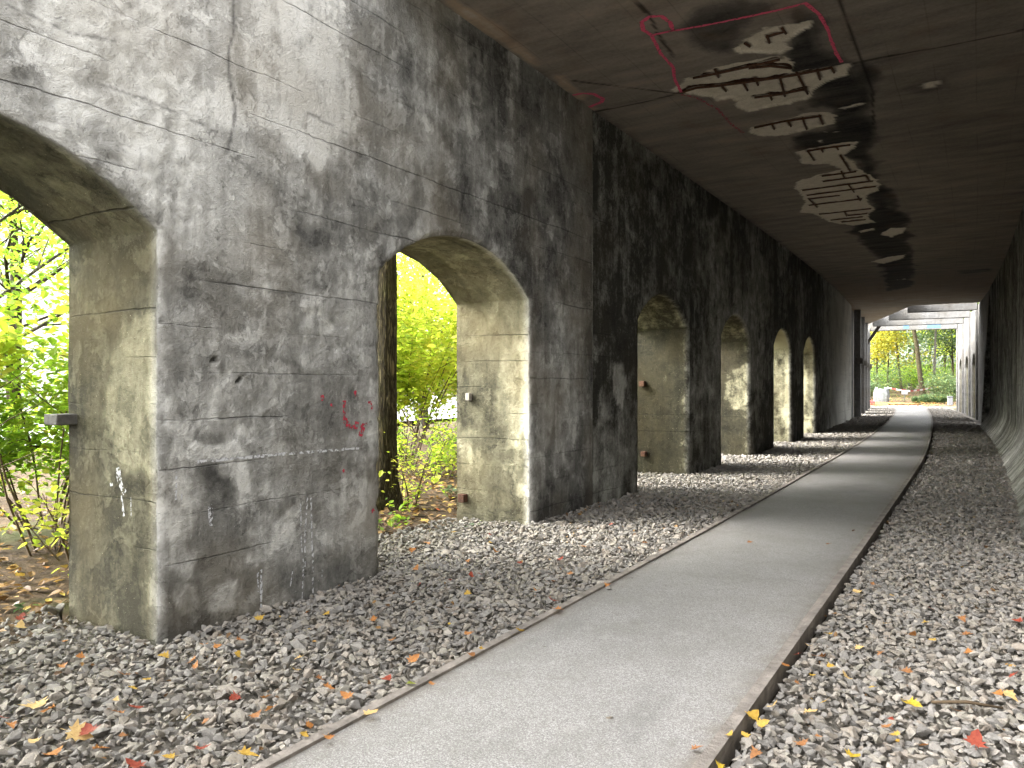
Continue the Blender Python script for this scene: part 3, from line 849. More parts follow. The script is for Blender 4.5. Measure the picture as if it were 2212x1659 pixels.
mb = MB(); mb.tube([tuple(P(53.6, .05, 4.1)), tuple(P(51.6, .9, H - .05))], .1, 6); mb.build('brace', simple('old_timber', (.05, .042, .035), .9), roof)

# paint on the arcade wall
def wpt(fn, pts, dn=.004):
    q = np.array([on_wall(*fn(x, y)) for x, y in pts]); 
    out = []
    for a, b in zip(q[:-1], q[1:]):
        k = max(1, int(np.hypot(*(b - a)) / .03)); out += [a + (b - a) * i / k for i in range(k)]
    out.append(q[-1]); out = np.array(out)
    return [tuple(p) for p in P(out[:, 0], disp_near(out[:, 0], out[:, 1], OPS_A) + dn, out[:, 1])]
for k, (pts, w) in enumerate([([(880,590),(880,640),(886,685),(905,712),(935,712),(940,688)], .04), ([(990,600),(1003,597),(1008,630)], .025), ([(983,690),(965,722),(955,755)], .06),
                              ([(778,565),(782,590)], .03), ([(815,608),(830,612)], .02), ([(930,545),(940,575)], .03), ([(1012,1090),(1018,1105)], .03), ([(875,910),(882,925)], .025)]):
    ribbon('red_graffiti', wpt(r5, pts), w, (1, 0, 0), MAT['red_paint'], wa, .3, 30 + k)
for k, (pts, w) in enumerate([([(680,1050),(683,1250),(690,1340),(685,1510)], .012), ([(712,1030),(700,1200),(697,1360)], .014), ([(728,1040),(733,1300),(735,1480)], .016),
                              ([(480,1380),(483,1475)], .016), ([(496,1370),(497,1560)], .02), ([(105,920),(103,1050)], .012), ([(130,1020),(128,1070)], .012), ([(262,1070),(265,1170)], .03),
                              ([(200,872),(330,862),(600,838),(950,810)], .02), ([(780,1370),(776,1420)], .01), ([(640,1380),(630,1450)], .01)]):
    ribbon('paint_drip', wpt(r5, pts), w, (1, 0, 0), MAT['white_paint'], wa, .3, 60 + k)
# white scribbles on the near reveal
def rpt(pts, s, fn=z2):
    q = [on_reveal(*fn(x, y), s) for x, y in pts]
    return [tuple(P(s - .016, -d, z)) for d, z in q]
for k, (pts, w) in enumerate([([(520,360),(530,430),(550,470)], .05), ([(490,425),(492,440)], .03), ([(535,480),(545,570)], .02), ([(575,490),(577,575)], .012)]):
    ribbon('paint_drip', rpt(pts, 2.93), w, (0, -1, 0), MAT['white_paint'], wa, .35, 80 + k)
# metal stubs in the jambs
def bracket(s, px, py, d, mat, par):
    dep, z = on_reveal(px, py, s)
    p = P(s - d[1] / 2 + .02, -dep, z)
    MB().box(tuple(p), d, bevel=.006).build('bracket', mat, par)
bracket(2.93, 153, 905, (.17, .16, .075), MAT['steel'], wa)
bracket(7.61, 1015, 857, (.06, .08, .09), simple('pale_iron', (.34, .31, .27), .8), wa)
bracket(7.61, 1003, 1075, (.09, .10, .10), MAT['rust'], wa)
bracket(13.24, 1390, 829, (.10, .12, .10), MAT['rust'], wb)
bracket(13.24, 1393, 980, (.09, .12, .09), MAT['rust'], wb)

# ------------------------------------------------------------------ frames beyond the roof
def flatbox(name, c_s, c_n, c_z, d, mat, parent, tone=0.0):
    """box in tunnel frame d=(n,s,z), subdivided a little, with the attributes the concrete wants"""
    bm = bmesh.new(); bmesh.ops.create_cube(bm, size=1)
    bmesh.ops.scale(bm, vec=d, verts=bm.verts)
    bmesh.ops.bevel(bm, geom=bm.edges[:], offset=.015, segments=1, affect='EDGES')
    ph = heading(c_s); M = Matrix.Translation(Vector(P(c_s, c_n, c_z))) @ Matrix.Rotation(ph, 4, 'Z')
    bm.transform(parent_matrix(parent).inverted() @ M)
    me = bpy.data.meshes.new(name); bm.to_mesh(me); bm.free()
    k = len(me.vertices)
    me.attributes.new('tone', 'FLOAT', 'POINT').data.foreach_set('value', [tone] * k)
    return link(name, me, mat, parent)
FL = ['first frame, next to the roof edge', 'second frame behind the roof edge', 'third frame behind the roof edge', 'last frame, with blue paint on its beam']
for k, s_ in enumerate(fr_s):
    f = thing('portal_frame', 'pale concrete portal spanning the path, ' + FL[k], 'frame', tuple(P(s_, W / 2, 0)), heading(s_), 'concrete frames across the far tunnel')
    ne = max(-.03, 2.5 * (1 - (s_ - 40) / 12.5) + .06); nr_ = W + .0
    flatbox('beam', s_, (ne + nr_) / 2, 5.38, (nr_ - ne, .42, .66), MAT['frame'], f, .1)
    flatbox('column', s_, .12, 2.55, (.30, .5, 5.44), MAT['frame'], f, .7)  # left column tone raised to paint in daylight
    flatbox('column', s_, W + .01, 2.415, (.14, .46, 5.23), MAT['frame'], f, .25)
    flatbox('corbel', s_ - .32, .22, 2.75, (.34, .14, .3), MAT['frame'], f, .2)
    if k == 3:
        bl = simple('blue_paint', (.07, .15, .25), .8, .25, 6)
        for n_, w_ in ((2.35, .32), (3.9, .75)):
            MB().box((0, 0, 0), (w_, .006, .34)).build('blue_graffiti', bl, f, local=True).location = (n_ - W / 2, -.216, 5.3)

# ------------------------------------------------------------------ ground, path, kerbs
def sheet(name, xs, ys, zf, mat):
    g, h = np.meshgrid(xs, ys, indexing='ij'); C, Rr = g.shape
    idx = np.arange(C * Rr).reshape(C, Rr)
    q = np.stack([idx[:-1, :-1].ravel(), idx[1:, :-1].ravel(), idx[1:, 1:].ravel(), idx[:-1, 1:].ravel()], -1)
    o = mk(name, np.stack([g.ravel(), h.ravel(), zf(g, h).ravel()], -1), [q], mat, None, True)
    o['kind'] = 'structure'; return o
def groundz(x, y):
    wx = -A - np.where(y > S1, (np.minimum(y, 60) - S1) ** 2 / (2 * RAD), 0)
    out = np.maximum(wx - .95 - x, 0)
    left = .05 * smooth(-.0, .25, out) + .08 * smooth(.3, 2.5, out) + .10 * fbm(x * .8, y * .8, 3, 4) * smooth(.5, 2, out)
    far = .9 * smooth(74, 100, y) 
    return -.13 + left + far
xs = np.unique(np.concatenate([np.linspace(-220, -30, 12), np.arange(-30, 12, .5), np.linspace(12, 220, 12)]))
ys = np.unique(np.concatenate([np.linspace(-120, -8, 12), np.arange(-8, 100, .6), np.linspace(100, 320, 14)]))
ground = sheet('ground', xs, ys, groundz, MAT['soil'])

def strip(name, ss, n0, n1, z0, mat, thick=.12, kind='structure'):
    ss = np.asarray(ss); n0 = n0(ss) if callable(n0) else np.full(ss.shape, n0); n1 = n1(ss) if callable(n1) else np.full(ss.shape, n1)
    m = len(ss); V = np.concatenate([P(ss, n0, z0), P(ss, n1, z0), P(ss, n0, z0 - thick), P(ss, n1, z0 - thick)])
    i = np.arange(m - 1)
    o = mk(name, V, [np.stack([i, i + m, i + m + 1, i + 1], -1), np.stack([i, i + 1, i + 1 + 2 * m, i + 2 * m], -1), np.stack([i + m, i + 3 * m, i + 1 + 3 * m, i + 1 + m], -1)], mat)
    if kind: o['kind'] = kind
    return o
nl_k = [(-9, 1.95), (8, 1.93), (12, 1.88), (17, 1.80), (28, 1.68), (40, 1.68), (48, 1.75), (58, 1.75), (64, 1.2), (72, -.6)]
nr_k = [(-9, 3.43), (8, 3.42), (17, 3.38), (27, 3.23), (37, 3.25), (48, 3.42), (58, 3.55), (64, 3.3), (72, 2.3)]
NLs = lambda s: np.interp(s, *zip(*nl_k)); NRs = lambda s: np.interp(s, *zip(*nr_k))
def sm(fn):
    return lambda s: np.mean([fn(np.asarray(s) + d) for d in np.linspace(-3, 3, 13)], 0)
NL, NR = sm(NLs), sm(NRs)
sp_ = np.arange(-9, 63.2, .4)
def path_mesh():
    q = np.array([0, .02, .05, .1, .2, .4, .6, .8, .9, .95, .98, 1.0])
    n0, n1 = NL(sp_), NR(sp_); g = n0[:, None] + (n1 - n0)[:, None] * q[None]
    S_ = np.repeat(sp_[:, None], len(q), 1)
    zc = .012 + .006 * (1 - (2 * q - 1) ** 2)[None] + 0 * g
    V = P(S_, g, zc).reshape(-1, 3); C, Rr = g.shape; idx = np.arange(C * Rr).reshape(C, Rr)
    e = np.minimum(q, 1 - q) * 1.5
    ed = np.repeat(np.exp(-e / .07)[None], C, 0).ravel()
    f = np.stack([idx[:-1, :-1].ravel(), idx[:-1, 1:].ravel(), idx[1:, 1:].ravel(), idx[1:, :-1].ravel()], -1)
    mk('path', V, [f], MAT['path'], None, True, {'edge': ed})['kind'] = 'structure'
path_mesh()
strip('kerb', sp_, lambda s: NL(s) - .055, NL, .028, MAT['edge'])
strip('kerb', sp_, NR, lambda s: NR(s) + .06, .03, MAT['edge'])
bedL = strip('ballast_bed', np.arange(-9, 60, .5), -.85, lambda s: NL(s) - .055, -.07, MAT['bed'])
bedR = strip('ballast_bed', np.arange(-9, 60, .5), lambda s: NR(s) + .075, W, -.075, MAT['bed'])
# pale dirt crossing at the end and the leaf-strewn trail behind it
strip('trail', np.arange(60.2, 66.5, .5), -14, 14, -.09, MAT['dirt'], .1)
o = strip('trail', np.arange(66.5, 96, 1.0), lambda s: 1.3 - (s - 66) * .17, lambda s: 3.6 - (s - 66) * .2, .02, soilmat('orange_leaf_trail', (.13, .07, .03), (.22, .115, .045), (.28, .17, .07)), .6)
st = sheet('street', np.linspace(-60, -19, 8), np.linspace(-40, 75, 10), lambda x, y: 0 * x + .16, MAT['street'])

# ------------------------------------------------------------------ ballast stones
protos = []
for k in range(22):
    r_ = np.random.default_rng(100 + k)
    bm = bmesh.new()
    nn_ = r_.integers(9, 14)
    v = r_.normal(size=(nn_, 3)); v /= np.linalg.norm(v, axis=1)[:, None]
    v *= np.array([1.0, r_.uniform(.6, .9), r_.uniform(.38, .65)]) * r_.uniform(.85, 1.1, (nn_, 1))
    for p in v: bm.verts.new(p)
    res = bmesh.ops.convex_hull(bm, input=bm.verts[:])
    bmesh.ops.delete(bm, geom=[g for g in res['geom_interior'] if isinstance(g, bmesh.types.BMVert)], context='VERTS')
    bmesh.ops.triangulate(bm, faces=bm.faces[:])
    bm.verts.index_update()
    protos.append((np.array([v.co[:] for v in bm.verts]), np.array([[v.index for v in f.verts] for f in bm.faces])))
    bm.free()

def stones(name, s, n, zc, size, mat, parent=None):
    pos = P(s, n, zc); k = len(pos)
    which = rng.integers(0, len(protos), k); val = rng.random(k)
    Vs, Fs, At = [], [], []; off = 0
    for p, (pv, pf) in enumerate(protos):
        ii = np.where(which == p)[0]; m = len(ii)
        if not m: continue
        yaw = rng.uniform(0, 2 * np.pi, m); ti = rng.normal(0, .30, m); tj = rng.normal(0, .30, m)
        cy, sy = np.cos(yaw), np.sin(yaw); ci, si = np.cos(ti), np.sin(ti); cj, sj = np.cos(tj), np.sin(tj)
        Z = np.zeros(m); O = np.ones(m)
        Rz = np.stack([np.stack([cy, -sy, Z], -1), np.stack([sy, cy, Z], -1), np.stack([Z, Z, O], -1)], 1)
        Rx = np.stack([np.stack([O, Z, Z], -1), np.stack([Z, ci, -si], -1), np.stack([Z, si, ci], -1)], 1)
        Ry = np.stack([np.stack([cj, Z, sj], -1), np.stack([Z, O, Z], -1), np.stack([-sj, Z, cj], -1)], 1)
        M = Rx @ Ry @ Rz
        v = np.einsum('mij,kj->mki', M, pv) * size[ii][:, None, None] * .5 + pos[ii][:, None, :]
        Vs.append(v.reshape(-1, 3)); nv = len(pv)
        Fs.append((pf[None] + (off + np.arange(m) * nv)[:, None, None]).reshape(-1, 3)); off += m * nv
        At.append(np.repeat(val[ii], nv))
    o = mk(name, np.concatenate(Vs), [np.concatenate(Fs)], mat, None, False, {'sv': np.concatenate(At)})
    return tag(o, None, None, None, 'stuff')

def scatter(s0, s1, n0, n1, step):
    a, b = np.meshgrid(np.arange(s0, s1, step), np.arange(n0, n1, step), indexing='ij')
    a = a.ravel() + rng.uniform(-.55, .55, a.size) * step; b = b.ravel() + rng.uniform(-.55, .55, b.size) * step
    return a, b
def zone_left(s, n):
    ok = (n > .02) & (n < NL(s) - .075)
    for o in OPS_A + OPS_B + OPS_C:
        edge = -1.15 - .35 * (vn(s * 2, s * 0, 3) - .3)
        ok |= (s > o[0] + .04) & (s < o[1] - .04) & (n > edge) & (n < .1)
    return ok
SL, NLn, SR, NRn, SZL, SZR = [], [], [], [], [], []
for s0, s1, st_, sz_ in ((.3, 9, .035, .056), (9, 17, .042, .056), (17, 32, .058, .068), (32, 60, .09, .09)):
    a, b = scatter(s0, s1, -1.7, 2.05, st_); k = zone_left(a, b)
    thin = np.where(b < -.35, rng.random(b.size) < np.clip(1.25 + b * .75, 0, 1), True); k &= thin
    SL.append(a[k]); NLn.append(b[k]); SZL.append(sz_ * rng.lognormal(-.08, .36, k.sum()))
    a, b = scatter(s0, s1, 3.2, W + .05, st_); k = (b > NR(a) + .10) & (b < W - .30)
    SR.append(a[k]); NRn.append(b[k]); SZR.append(sz_ * rng.lognormal(-.05, .28, k.sum()))
SL, NLn, SZL = map(np.concatenate, (SL, NLn, SZL)); SR, NRn, SZR = map(np.concatenate, (SR, NRn, SZR))
mound = lambda s, n: .02 * fbm(s * 1.3, n * 1.3, 3, 9)
gl = stones('gravel', SL, NLn, -.035 + mound(SL, NLn) + rng.uniform(-.022, .02, SL.size), np.clip(SZL, .03, .14), MAT['stone'])
gl['label'] = 'angular grey and tan ballast between the arcade wall and the path'
gr = stones('gravel', SR, NRn, -.025 + mound(SR, NRn) + rng.uniform(-.022, .02, SR.size), np.clip(SZR, .03, .14), MAT['stone'])
gr['label'] = 'angular grey ballast between the path and the flared wall'
# loose stones on the path
for fn, x, y, sz_, lab in ((z4, 1155, 890, .075, 'flat dark stone lying on the path just inside the left kerb'), (z4, 1250, 840, .05, 'small grey stone lying on the path beyond the flat dark stone'),
                          (z4, 1157, 1450, .04, 'tiny pale stone in the middle of the near path'), (z4, 880, 1138, .022, 'tiny dark pebble on the path near the left kerb')):
    x_, y_ = on_z(*fn(x, y), .012)
    pv, pf = protos[hash(lab) % 1 + int(x) % 20]
    V = pv * sz_ * .5 * np.array([1.15, 1, .9]); V = V + np.array([0, 0, -V[:, 2].min() * .9])
    o = mk('stone', V, [pf], MAT['stone'], None, False, {'sv': np.full(len(V), .2 if 'dark' in lab else .6)})
    o.location = (x_, y_, .012); o.rotation_euler = (0, 0, x); tag(o, lab, 'stone')

# ------------------------------------------------------------------ foliage
def leaves(cent, size, tilt=1.0, seed=0, droop=0.0):
    """small folded leaves; returns V, F, lv"""
    r_ = np.random.default_rng(seed); k = len(cent)
    base = np.array([(0, 0, 0), (.30, .28, .06), (.26, .62, .05), (0, 1, -.05), (-.26, .62, .05), (-.30, .28, .06)]) - np.array([0, .45, 0])
    yaw = r_.uniform(0, 2 * np.pi, k); pit = r_.normal(-droop, .45 * tilt, k); rol = r_.normal(0, .5 * tilt, k)
    cy, sy = np.cos(yaw), np.sin(yaw); cp, sp = np.cos(pit), np.sin(pit); cr, sr = np.cos(rol), np.sin(rol)
    Z = np.zeros(k); O = np.ones(k)
    Rz = np.stack([np.stack([cy, -sy, Z], -1), np.stack([sy, cy, Z], -1), np.stack([Z, Z, O], -1)], 1)
    Rx = np.stack([np.stack([O, Z, Z], -1), np.stack([Z, cp, -sp], -1), np.stack([Z, sp, cp], -1)], 1)
    Ry = np.stack([np.stack([cr, Z, sr], -1), np.stack([Z, O, Z], -1), np.stack([-sr, Z, cr], -1)], 1)
    sz = size * r_.lognormal(0, .25, k)
    v = np.einsum('mij,kj->mki', Rz @ Rx @ Ry, base) * sz[:, None, None] + np.asarray(cent)[:, None, :]
    o = (np.arange(k) * 6)[:, None]
    f = np.concatenate([o + np.array([[0, 1, 2, 3]]), o + np.array([[0, 3, 4, 5]])])
    return v.reshape(-1, 3), f, sz

def foliage(name, cent, size, mat, parent, seed=0, tilt=1.0, lvf=None, droop=.2):
    V, f, sz = leaves(cent, size, tilt, seed, droop)
    r_ = np.random.default_rng(seed + 5)
    c = np.asarray(cent)
    lv = r_.normal(.5, .2, len(c)) + .28 * fbm(c[:, 0] * .9 + c[:, 2] * .5, c[:, 1] * .9 + c[:, 2] * .7, 3, seed)
    if lvf is not None: lv = lv + lvf(c)
    return mk(name, V, [f], mat, parent, False, {'lv': np.repeat(np.clip(lv, 0, 1), 6)}, local=True)

def limb(mb, p0, d, L, r0, depth, rr, ends, segs=5, up=.15):
    pts = [Vector(p0)]; d = Vector(d).normalized()
    for i in range(segs):
        d = (d + Vector((rr.gauss(0, .13), rr.gauss(0, .13), rr.gauss(up * .3, .09)))).normalized()
        pts.append(pts[-1] + d * (L / segs))
    rad = [r0 * (1 - .72 * i / segs) for i in range(segs + 1)]
    mb.tube(pts, rad, 7 if r0 > .04 else 4, False)
    if depth == 0:
        ends += pts[2:]; return
    for i in range(2, segs + 1):
        for q in range(2 if i == segs else 1):
            a = rr.uniform(0, 6.28); sidev = Vector((math.cos(a), math.sin(a), rr.uniform(-.1, .5)))
            limb(mb, pts[i], (d * .55 + sidev * .75), L * rr.uniform(.42, .62), rad[i] * .62, depth - 1, rr, ends, 4, up)
    ends += pts[-2:]

def tree(name, label, base, h, r, leafmat_, nleaf, lsize, seed, lean=(0, 0), group=None, bark='bark', clear=.35, spread=.38, blob=.55, lvf=None, cat='tree', depth=2, bend=None):
    t = thing(name, label, cat, base, 0, group); rr = random.Random(seed)
    mb = MB(); ends = []; pts = []; rad = []
    for i in range(9):
        q = i / 8
        bx = (bend(q) if bend else (0, 0))
        pts.append(Vector((lean[0] * q * h + .05 * rr.gauss(0, 1) * q + bx[0], lean[1] * q * h + .05 * rr.gauss(0, 1) * q + bx[1], h * .8 * q - .15)))
        rad.append(r * (1.25 if i == 0 else 1 - .75 * q))
    mb.tube(pts, rad, 12, False)
    for i in range(2, 9):
        q = i / 8
        if q < clear: continue
        for k in range(2):
            a = rr.uniform(0, 6.28)
            limb(mb, pts[i], (math.cos(a), math.sin(a), rr.uniform(.25, .9)), h * spread * (1.25 - .6 * q), rad[i] * .5, depth - 1, rr, ends)
    mb.build('trunk', MAT[bark], t, True, local=True)
    r_ = np.random.default_rng(seed)
    E_ = np.array([tuple(e) for e in ends]); pick = r_.integers(0, len(E_), nleaf)
    keep = r_.random(len(E_)) > .12
    pick = pick[keep[pick]]
    c = E_[pick] + r_.normal(0, blob, (len(pick), 3)) * np.array([1, 1, .6])
    c = c[c[:, 2] > .1 * h]
    wx = c[:, 0] + base[0]; wy = c[:, 1] + base[1]
    c = c[(wx < -6.0 - np.where(wy > S1, (wy - S1) ** 2 / (2 * RAD), 0)) | (wy > 58)]
    foliage('crown', c, lsize, leafmat_, t, seed, 1.0, lvf)
    return t

def shrub(name, label, base, h, nst, leafmat_, nleaf, lsize, seed, spread=.5, group=None, lean=(0, 0), lvf=None, low=.15, twig='twig', blob=.14):
    t = thing(name, label, 'shrub', base, 0, group); rr = random.Random(seed)
    mb = MB(); ends = []
    for k in range(nst):
        a = rr.uniform(0, 6.28); q = rr.uniform(.05, .35) * spread
        p = Vector((math.cos(a) * q, math.sin(a) * q, -.1)); hh = h * rr.uniform(.6, 1.05)
        d = Vector((math.cos(a) * spread * rr.uniform(.2, .9) + lean[0], math.sin(a) * spread * rr.uniform(.2, .9) + lean[1], 1.25)).normalized()
        pts = [p]
        for i in range(7):
            d = (d + Vector((rr.gauss(0, .07), rr.gauss(0, .07), rr.gauss(-.01, .03)))).normalized(); pts.append(pts[-1] + d * hh / 7)
            if i > 1 and rr.random() < .9:
                aa = rr.uniform(0, 6.28); tw = [pts[-1]]
                dd = (d * .6 + Vector((math.cos(aa), math.sin(aa), .1))).normalized()
                for j in range(3):
                    dd = (dd + Vector((rr.gauss(0, .15), rr.gauss(0, .15), rr.gauss(-.05, .1)))).normalized(); tw.append(tw[-1] + dd * hh * .075)
                mb.tube(tw, [.006, .005, .004, .003], 4, False); ends += tw[1:]
        r0 = rr.uniform(.008, .017)
        mb.tube(pts, [r0 * (1 - .7 * i / 7) for i in range(8)], 5, False); ends += pts[3:]
    mb.build('stems', MAT[twig], t, True, local=True)
    r_ = np.random.default_rng(seed); E_ = np.array([tuple(e) for e in ends])
    E_ = E_[E_[:, 2] > low * h]
    pick = r_.integers(0, len(E_), nleaf)
    c = E_[pick] + r_.normal(0, blob, (nleaf, 3)) * np.array([1, 1, .7])
    foliage('foliage', c[c[:, 2] > .05], lsize, leafmat_, t, seed, .8, lvf)
    return t

def gz(x, y): return float(groundz(np.array(x), np.array(y)))
def at(x, y): return (x, y, gz(x, y))
# --- behind the first arch
tree('maple_tree', 'yellow-leaved tree with grey limbs showing high in the nearest arch', at(-12.2, 4.6), 8.5, .085, MAT['leaf_yellow'], 11000, .11, 11, (.02, .03), bark='bark_pale', clear=.2, spread=.42, blob=.42)
shrub('hazel_shrub', 'bright green bush filling the lower half of the nearest arch', at(-9.3, 4.7), 2.7, 16, MAT['leaf_lime'], 11000, .09, 21, .9, lvf=lambda c: -.08 + .1 * c[:, 2] / 2.7, blob=.2)
shrub('maple_sapling', 'yellow sapling with flat sprays of leaves just outside the nearest arch', at(-7.6, 3.9), 3.3, 6, MAT['leaf_yellow'], 2600, .105, 22, .8, lvf=lambda c: .2 + 0 * c[:, 2], low=.55)
shrub('maple_sapling', 'low pale yellow sapling drooping over the leaf litter beside the nearest pier', at(-7.0, 4.0), 1.0, 8, MAT['leaf_yellow'], 500, .07, 23, 1.1, lvf=lambda c: .15 + 0 * c[:, 2], low=.25)
# --- behind the second arch
def bigtrunk():
    x_, y_ = -6.75, 7.72
    t = thing('lime_tree', 'tall straight trunk with furrowed bark just outside the second arch', 'tree', at(x_, y_)); rr = random.Random(3)
    nz, ns = 120, 48
    zz = np.linspace(-.2, 8.5, nz); aa = np.linspace(0, 2 * np.pi, ns, endpoint=False)
    g, h = np.meshgrid(zz, aa, indexing='ij')
    r = .152 - .007 * g + .11 * np.exp(-np.maximum(g, 0) * 4.5) * (1 + .35 * np.cos(h * 5 + 1))
    r = r + .012 * (np.abs(fbm(h * 7 / 1.0 + .6 * np.sin(g * 2.3), g * 1.6, 3, 5)) * 2 - .6)
    x = np.cos(h) * r + .012 * g; y = np.sin(h) * r + .01 * np.sin(g)
    idx = np.arange(nz * ns).reshape(nz, ns); nx = np.roll(idx, -1, 1)
    q = np.stack([idx[:-1].ravel(), nx[:-1].ravel(), nx[1:].ravel(), idx[1:].ravel()], -1)
    mk('trunk', np.stack([x.ravel(), y.ravel(), g.ravel()], -1), [q], MAT['bark'], t, True, local=True)
    mb = MB(); ends = []
    for i in range(9):
        a = i * 2.4; limb(mb, (.012 * (5 + .4 * i), 0, 5 + .4 * i), (-.25 - .7 * abs(math.cos(a)), math.sin(a), .5), 2.6 - .12 * i, .05, 1, rr, ends)
    mb.build('limbs', MAT['bark'], t, True, local=True)
    r_ = np.random.default_rng(4); E_ = np.array([tuple(e) for e in ends])
    c = E_[r_.integers(0, len(E_), 9000)] + r_.normal(0, .5, (9000, 3)); c = c[(c[:, 0] + x_ < -5.75)]
    foliage('crown', c, .10, MAT['leaf_lime'], t, 4)
bigtrunk()
shrub('hazel_shrub', 'thicket of lime-yellow leaves on thin leaning stems behind the second arch', at(-9.6, 11.6), 4.6, 22, MAT['leaf_yellow'], 11000, .115, 31, .75, lean=(-.10, .12), low=.22, blob=.2, lvf=lambda c: .05 + .0 * c[:, 2])
shrub('hazel_shrub', 'farther lime-green thicket seen beyond the leaning stems of the second arch', at(-13.0, 16.6), 5.0, 18, MAT['leaf_lime'], 12000, .14, 32, .9, low=.2, blob=.35, lvf=lambda c: .32 + 0 * c[:, 2])
shrub('hazel_shrub', 'thin low bush with small yellow leaves at the foot of the furrowed trunk', at(-6.75, 8.15), 1.15, 9, MAT['leaf_yellow'], 420, .06, 33, .9, lvf=lambda c: .1 + 0 * c[:, 2], low=.2)
shrub('hazel_shrub', 'reddish and green low bush between the furrowed trunk and the second pier', at(-8.3, 10.6), 1.3, 14, MAT['leaf_lime'], 1500, .07, 34, 1.2, low=.08, lvf=lambda c: .3 * (vn(c[:, 0] * 4, c[:, 1] * 4, 2) - .4))
tree('maple_tree', 'tall yellow-green tree standing behind the thicket of the second arch', at(-17.0, 21.5), 10, .2, MAT['leaf_yellow'], 11000, .15, 35, clear=.1, spread=.42, blob=.6, bark='bark_pale')
tree('maple_tree', 'yellow-green tree beyond the green bush of the nearest arch', at(-17.5, 8.2), 9, .17, MAT['leaf_lime'], 9000, .13, 36, clear=.15, spread=.42, blob=.5)
tree('maple_tree', 'unseen leafy lime-green tree close outside the wall, added to shade the nearest arch', at(-8.3, -.6), 7.5, .15, MAT['leaf_lime'], 9000, .14, 37, clear=.15, spread=.42, blob=.6)  # out of view; added to dim the near jamb and tint its light green
tree('maple_tree', 'unseen leafy yellow-green tree on the camera side, added to shade the nearest arch', at(-10.5, -5.0), 8.5, .17, MAT['leaf_yellow'], 9000, .15, 38, clear=.12, spread=.42, blob=.6)  # second out-of-view tree added to cut light on the near jamb
shrub('hazel_shrub', 'broad green bush just outside the wall left of the nearest arch', at(-7.6, .3), 3.0, 16, MAT['leaf_lime'], 5000, .10, 39, .9, blob=.25)
# --- the row outside the rest of the arcade
for k, (x_, y_, h_) in enumerate(((-12.5, 19, 6.5), (-13.5, 26, 7), (-14, 33.5, 8), (-13.5, 42, 8), (-14, 51, 9))):
    tree('maple_tree', ['yellow tree standing outside the third arch', 'yellow tree standing outside the fourth arch', 'yellow tree standing outside the long blank stretch of wall',
         'yellow tree standing outside the first far frames', 'yellow tree standing outside the last far frames'][k], at(x_, y_), h_, .15, MAT['leaf_yellow' if k % 2 == 0 else 'leaf_lime'], 3400, .16, 50 + k, clear=.15, group='trees along the outside of the arcade', blob=.6)

# weeds and ivy at the threshold of the second arch
def weed(label, x, y, n, sz, mat, seed, h=.12, rad=.16, name='weed'):
    t = thing(name, label, 'plant', (x, y, gz(x, y))); rr = random.Random(seed); mb = MB(); tips = []
    for k in range(max(4, n // 5)):
        a = rr.uniform(0, 6.28); q = rr.uniform(.2, 1) * rad
        tip = Vector((math.cos(a) * q, math.sin(a) * q, h * rr.uniform(.5, 1.2))); mb.tube([(0, 0, -.02), tuple(tip * .5 + Vector((0, 0, h * .2))), tuple(tip)], [.003, .0025, .002], 4, False); tips.append(tuple(tip))
    mb.build('stems', MAT['twig'], t, local=True)
    r_ = np.random.default_rng(seed); E_ = np.array(tips); c = E_[r_.integers(0, len(E_), n)] + r_.normal(0, .03, (n, 3))
    foliage('leaves', c, sz, mat, t, seed, .6)
wl = [('clump of green weeds at the threshold of the second arch by the furrowed trunk', -5.75, 6.55, 60, .07, 'leaf_lime', .14, .30),
      ('small green plant in front of the low bush under the second arch', -6.1, 7.25, 40, .07, 'leaf_lime', .2, .22),
      ('green weeds with yellow tips right of the second arch threshold', -6.9, 8.6, 60, .08, 'leaf_lime', .2, .4),
      ('green ground plants close to the second pier back edge', -6.6, 9.0, 50, .07, 'leaf_green', .15, .35)]
for k, (lab, x_, y_, n_, sz_, m_, h_, ra_) in enumerate(wl): weed(lab, x_, y_, n_, sz_, MAT[m_], 200 + k, h_, ra_)
x_, y_ = on_z(*z4(615, 600), 0)
weed('dark ivy sprig creeping at the foot of the second pier', x_ - .05, y_ - .05, 40, .05, MAT['leaf_green'], 220, .07, .25, 'ivy')
x_, y_ = on_z(2, 1400, -.05); weed('small green weed among stones at the bottom of the nearest arch', -5.75, 2.75, 10, .06, MAT['leaf_green'], 221, .1, .06)

# leaf litter outside the arcade: stuff
def litter():
    n_ = 9000
    y = rng.uniform(1.0, 30, n_); o = rng.gamma(1.6, 1.3, n_)
    x = -A - np.where(y > S1, (y - S1) ** 2 / (2 * RAD), 0) - 1.12 - o
    z = groundz(x, y) + .02 + .02 * rng.random(n_)
    V, f, sz = leaves(np.stack([x, y, z], -1), .085, .55, 77)
    lv = np.clip(rng.beta(1.6, 1.8, n_), 0, 1)
    t = mk('leaf_litter', V, [f], MAT['litter'], None, False, {'lv': np.repeat(lv, 6)}); t['kind'] = 'stuff'
    # scattered leaves far end
    n_ = 5000; s = rng.uniform(58, 95, n_); n2 = rng.normal(0, 7, n_) + 1
    p = P(s, n2, 0); z = groundz(p[:, 0], p[:, 1]) + .16
    V, f, sz = leaves(np.stack([p[:, 0], p[:, 1], z], -1), .11, .5, 78)
    t = mk('leaf_litter', V, [f], MAT['litter'], None, False, {'lv': np.repeat(np.clip(rng.beta(2.2, 1.4, n_), 0, 1), 6)}); t['kind'] = 'stuff'
litter()
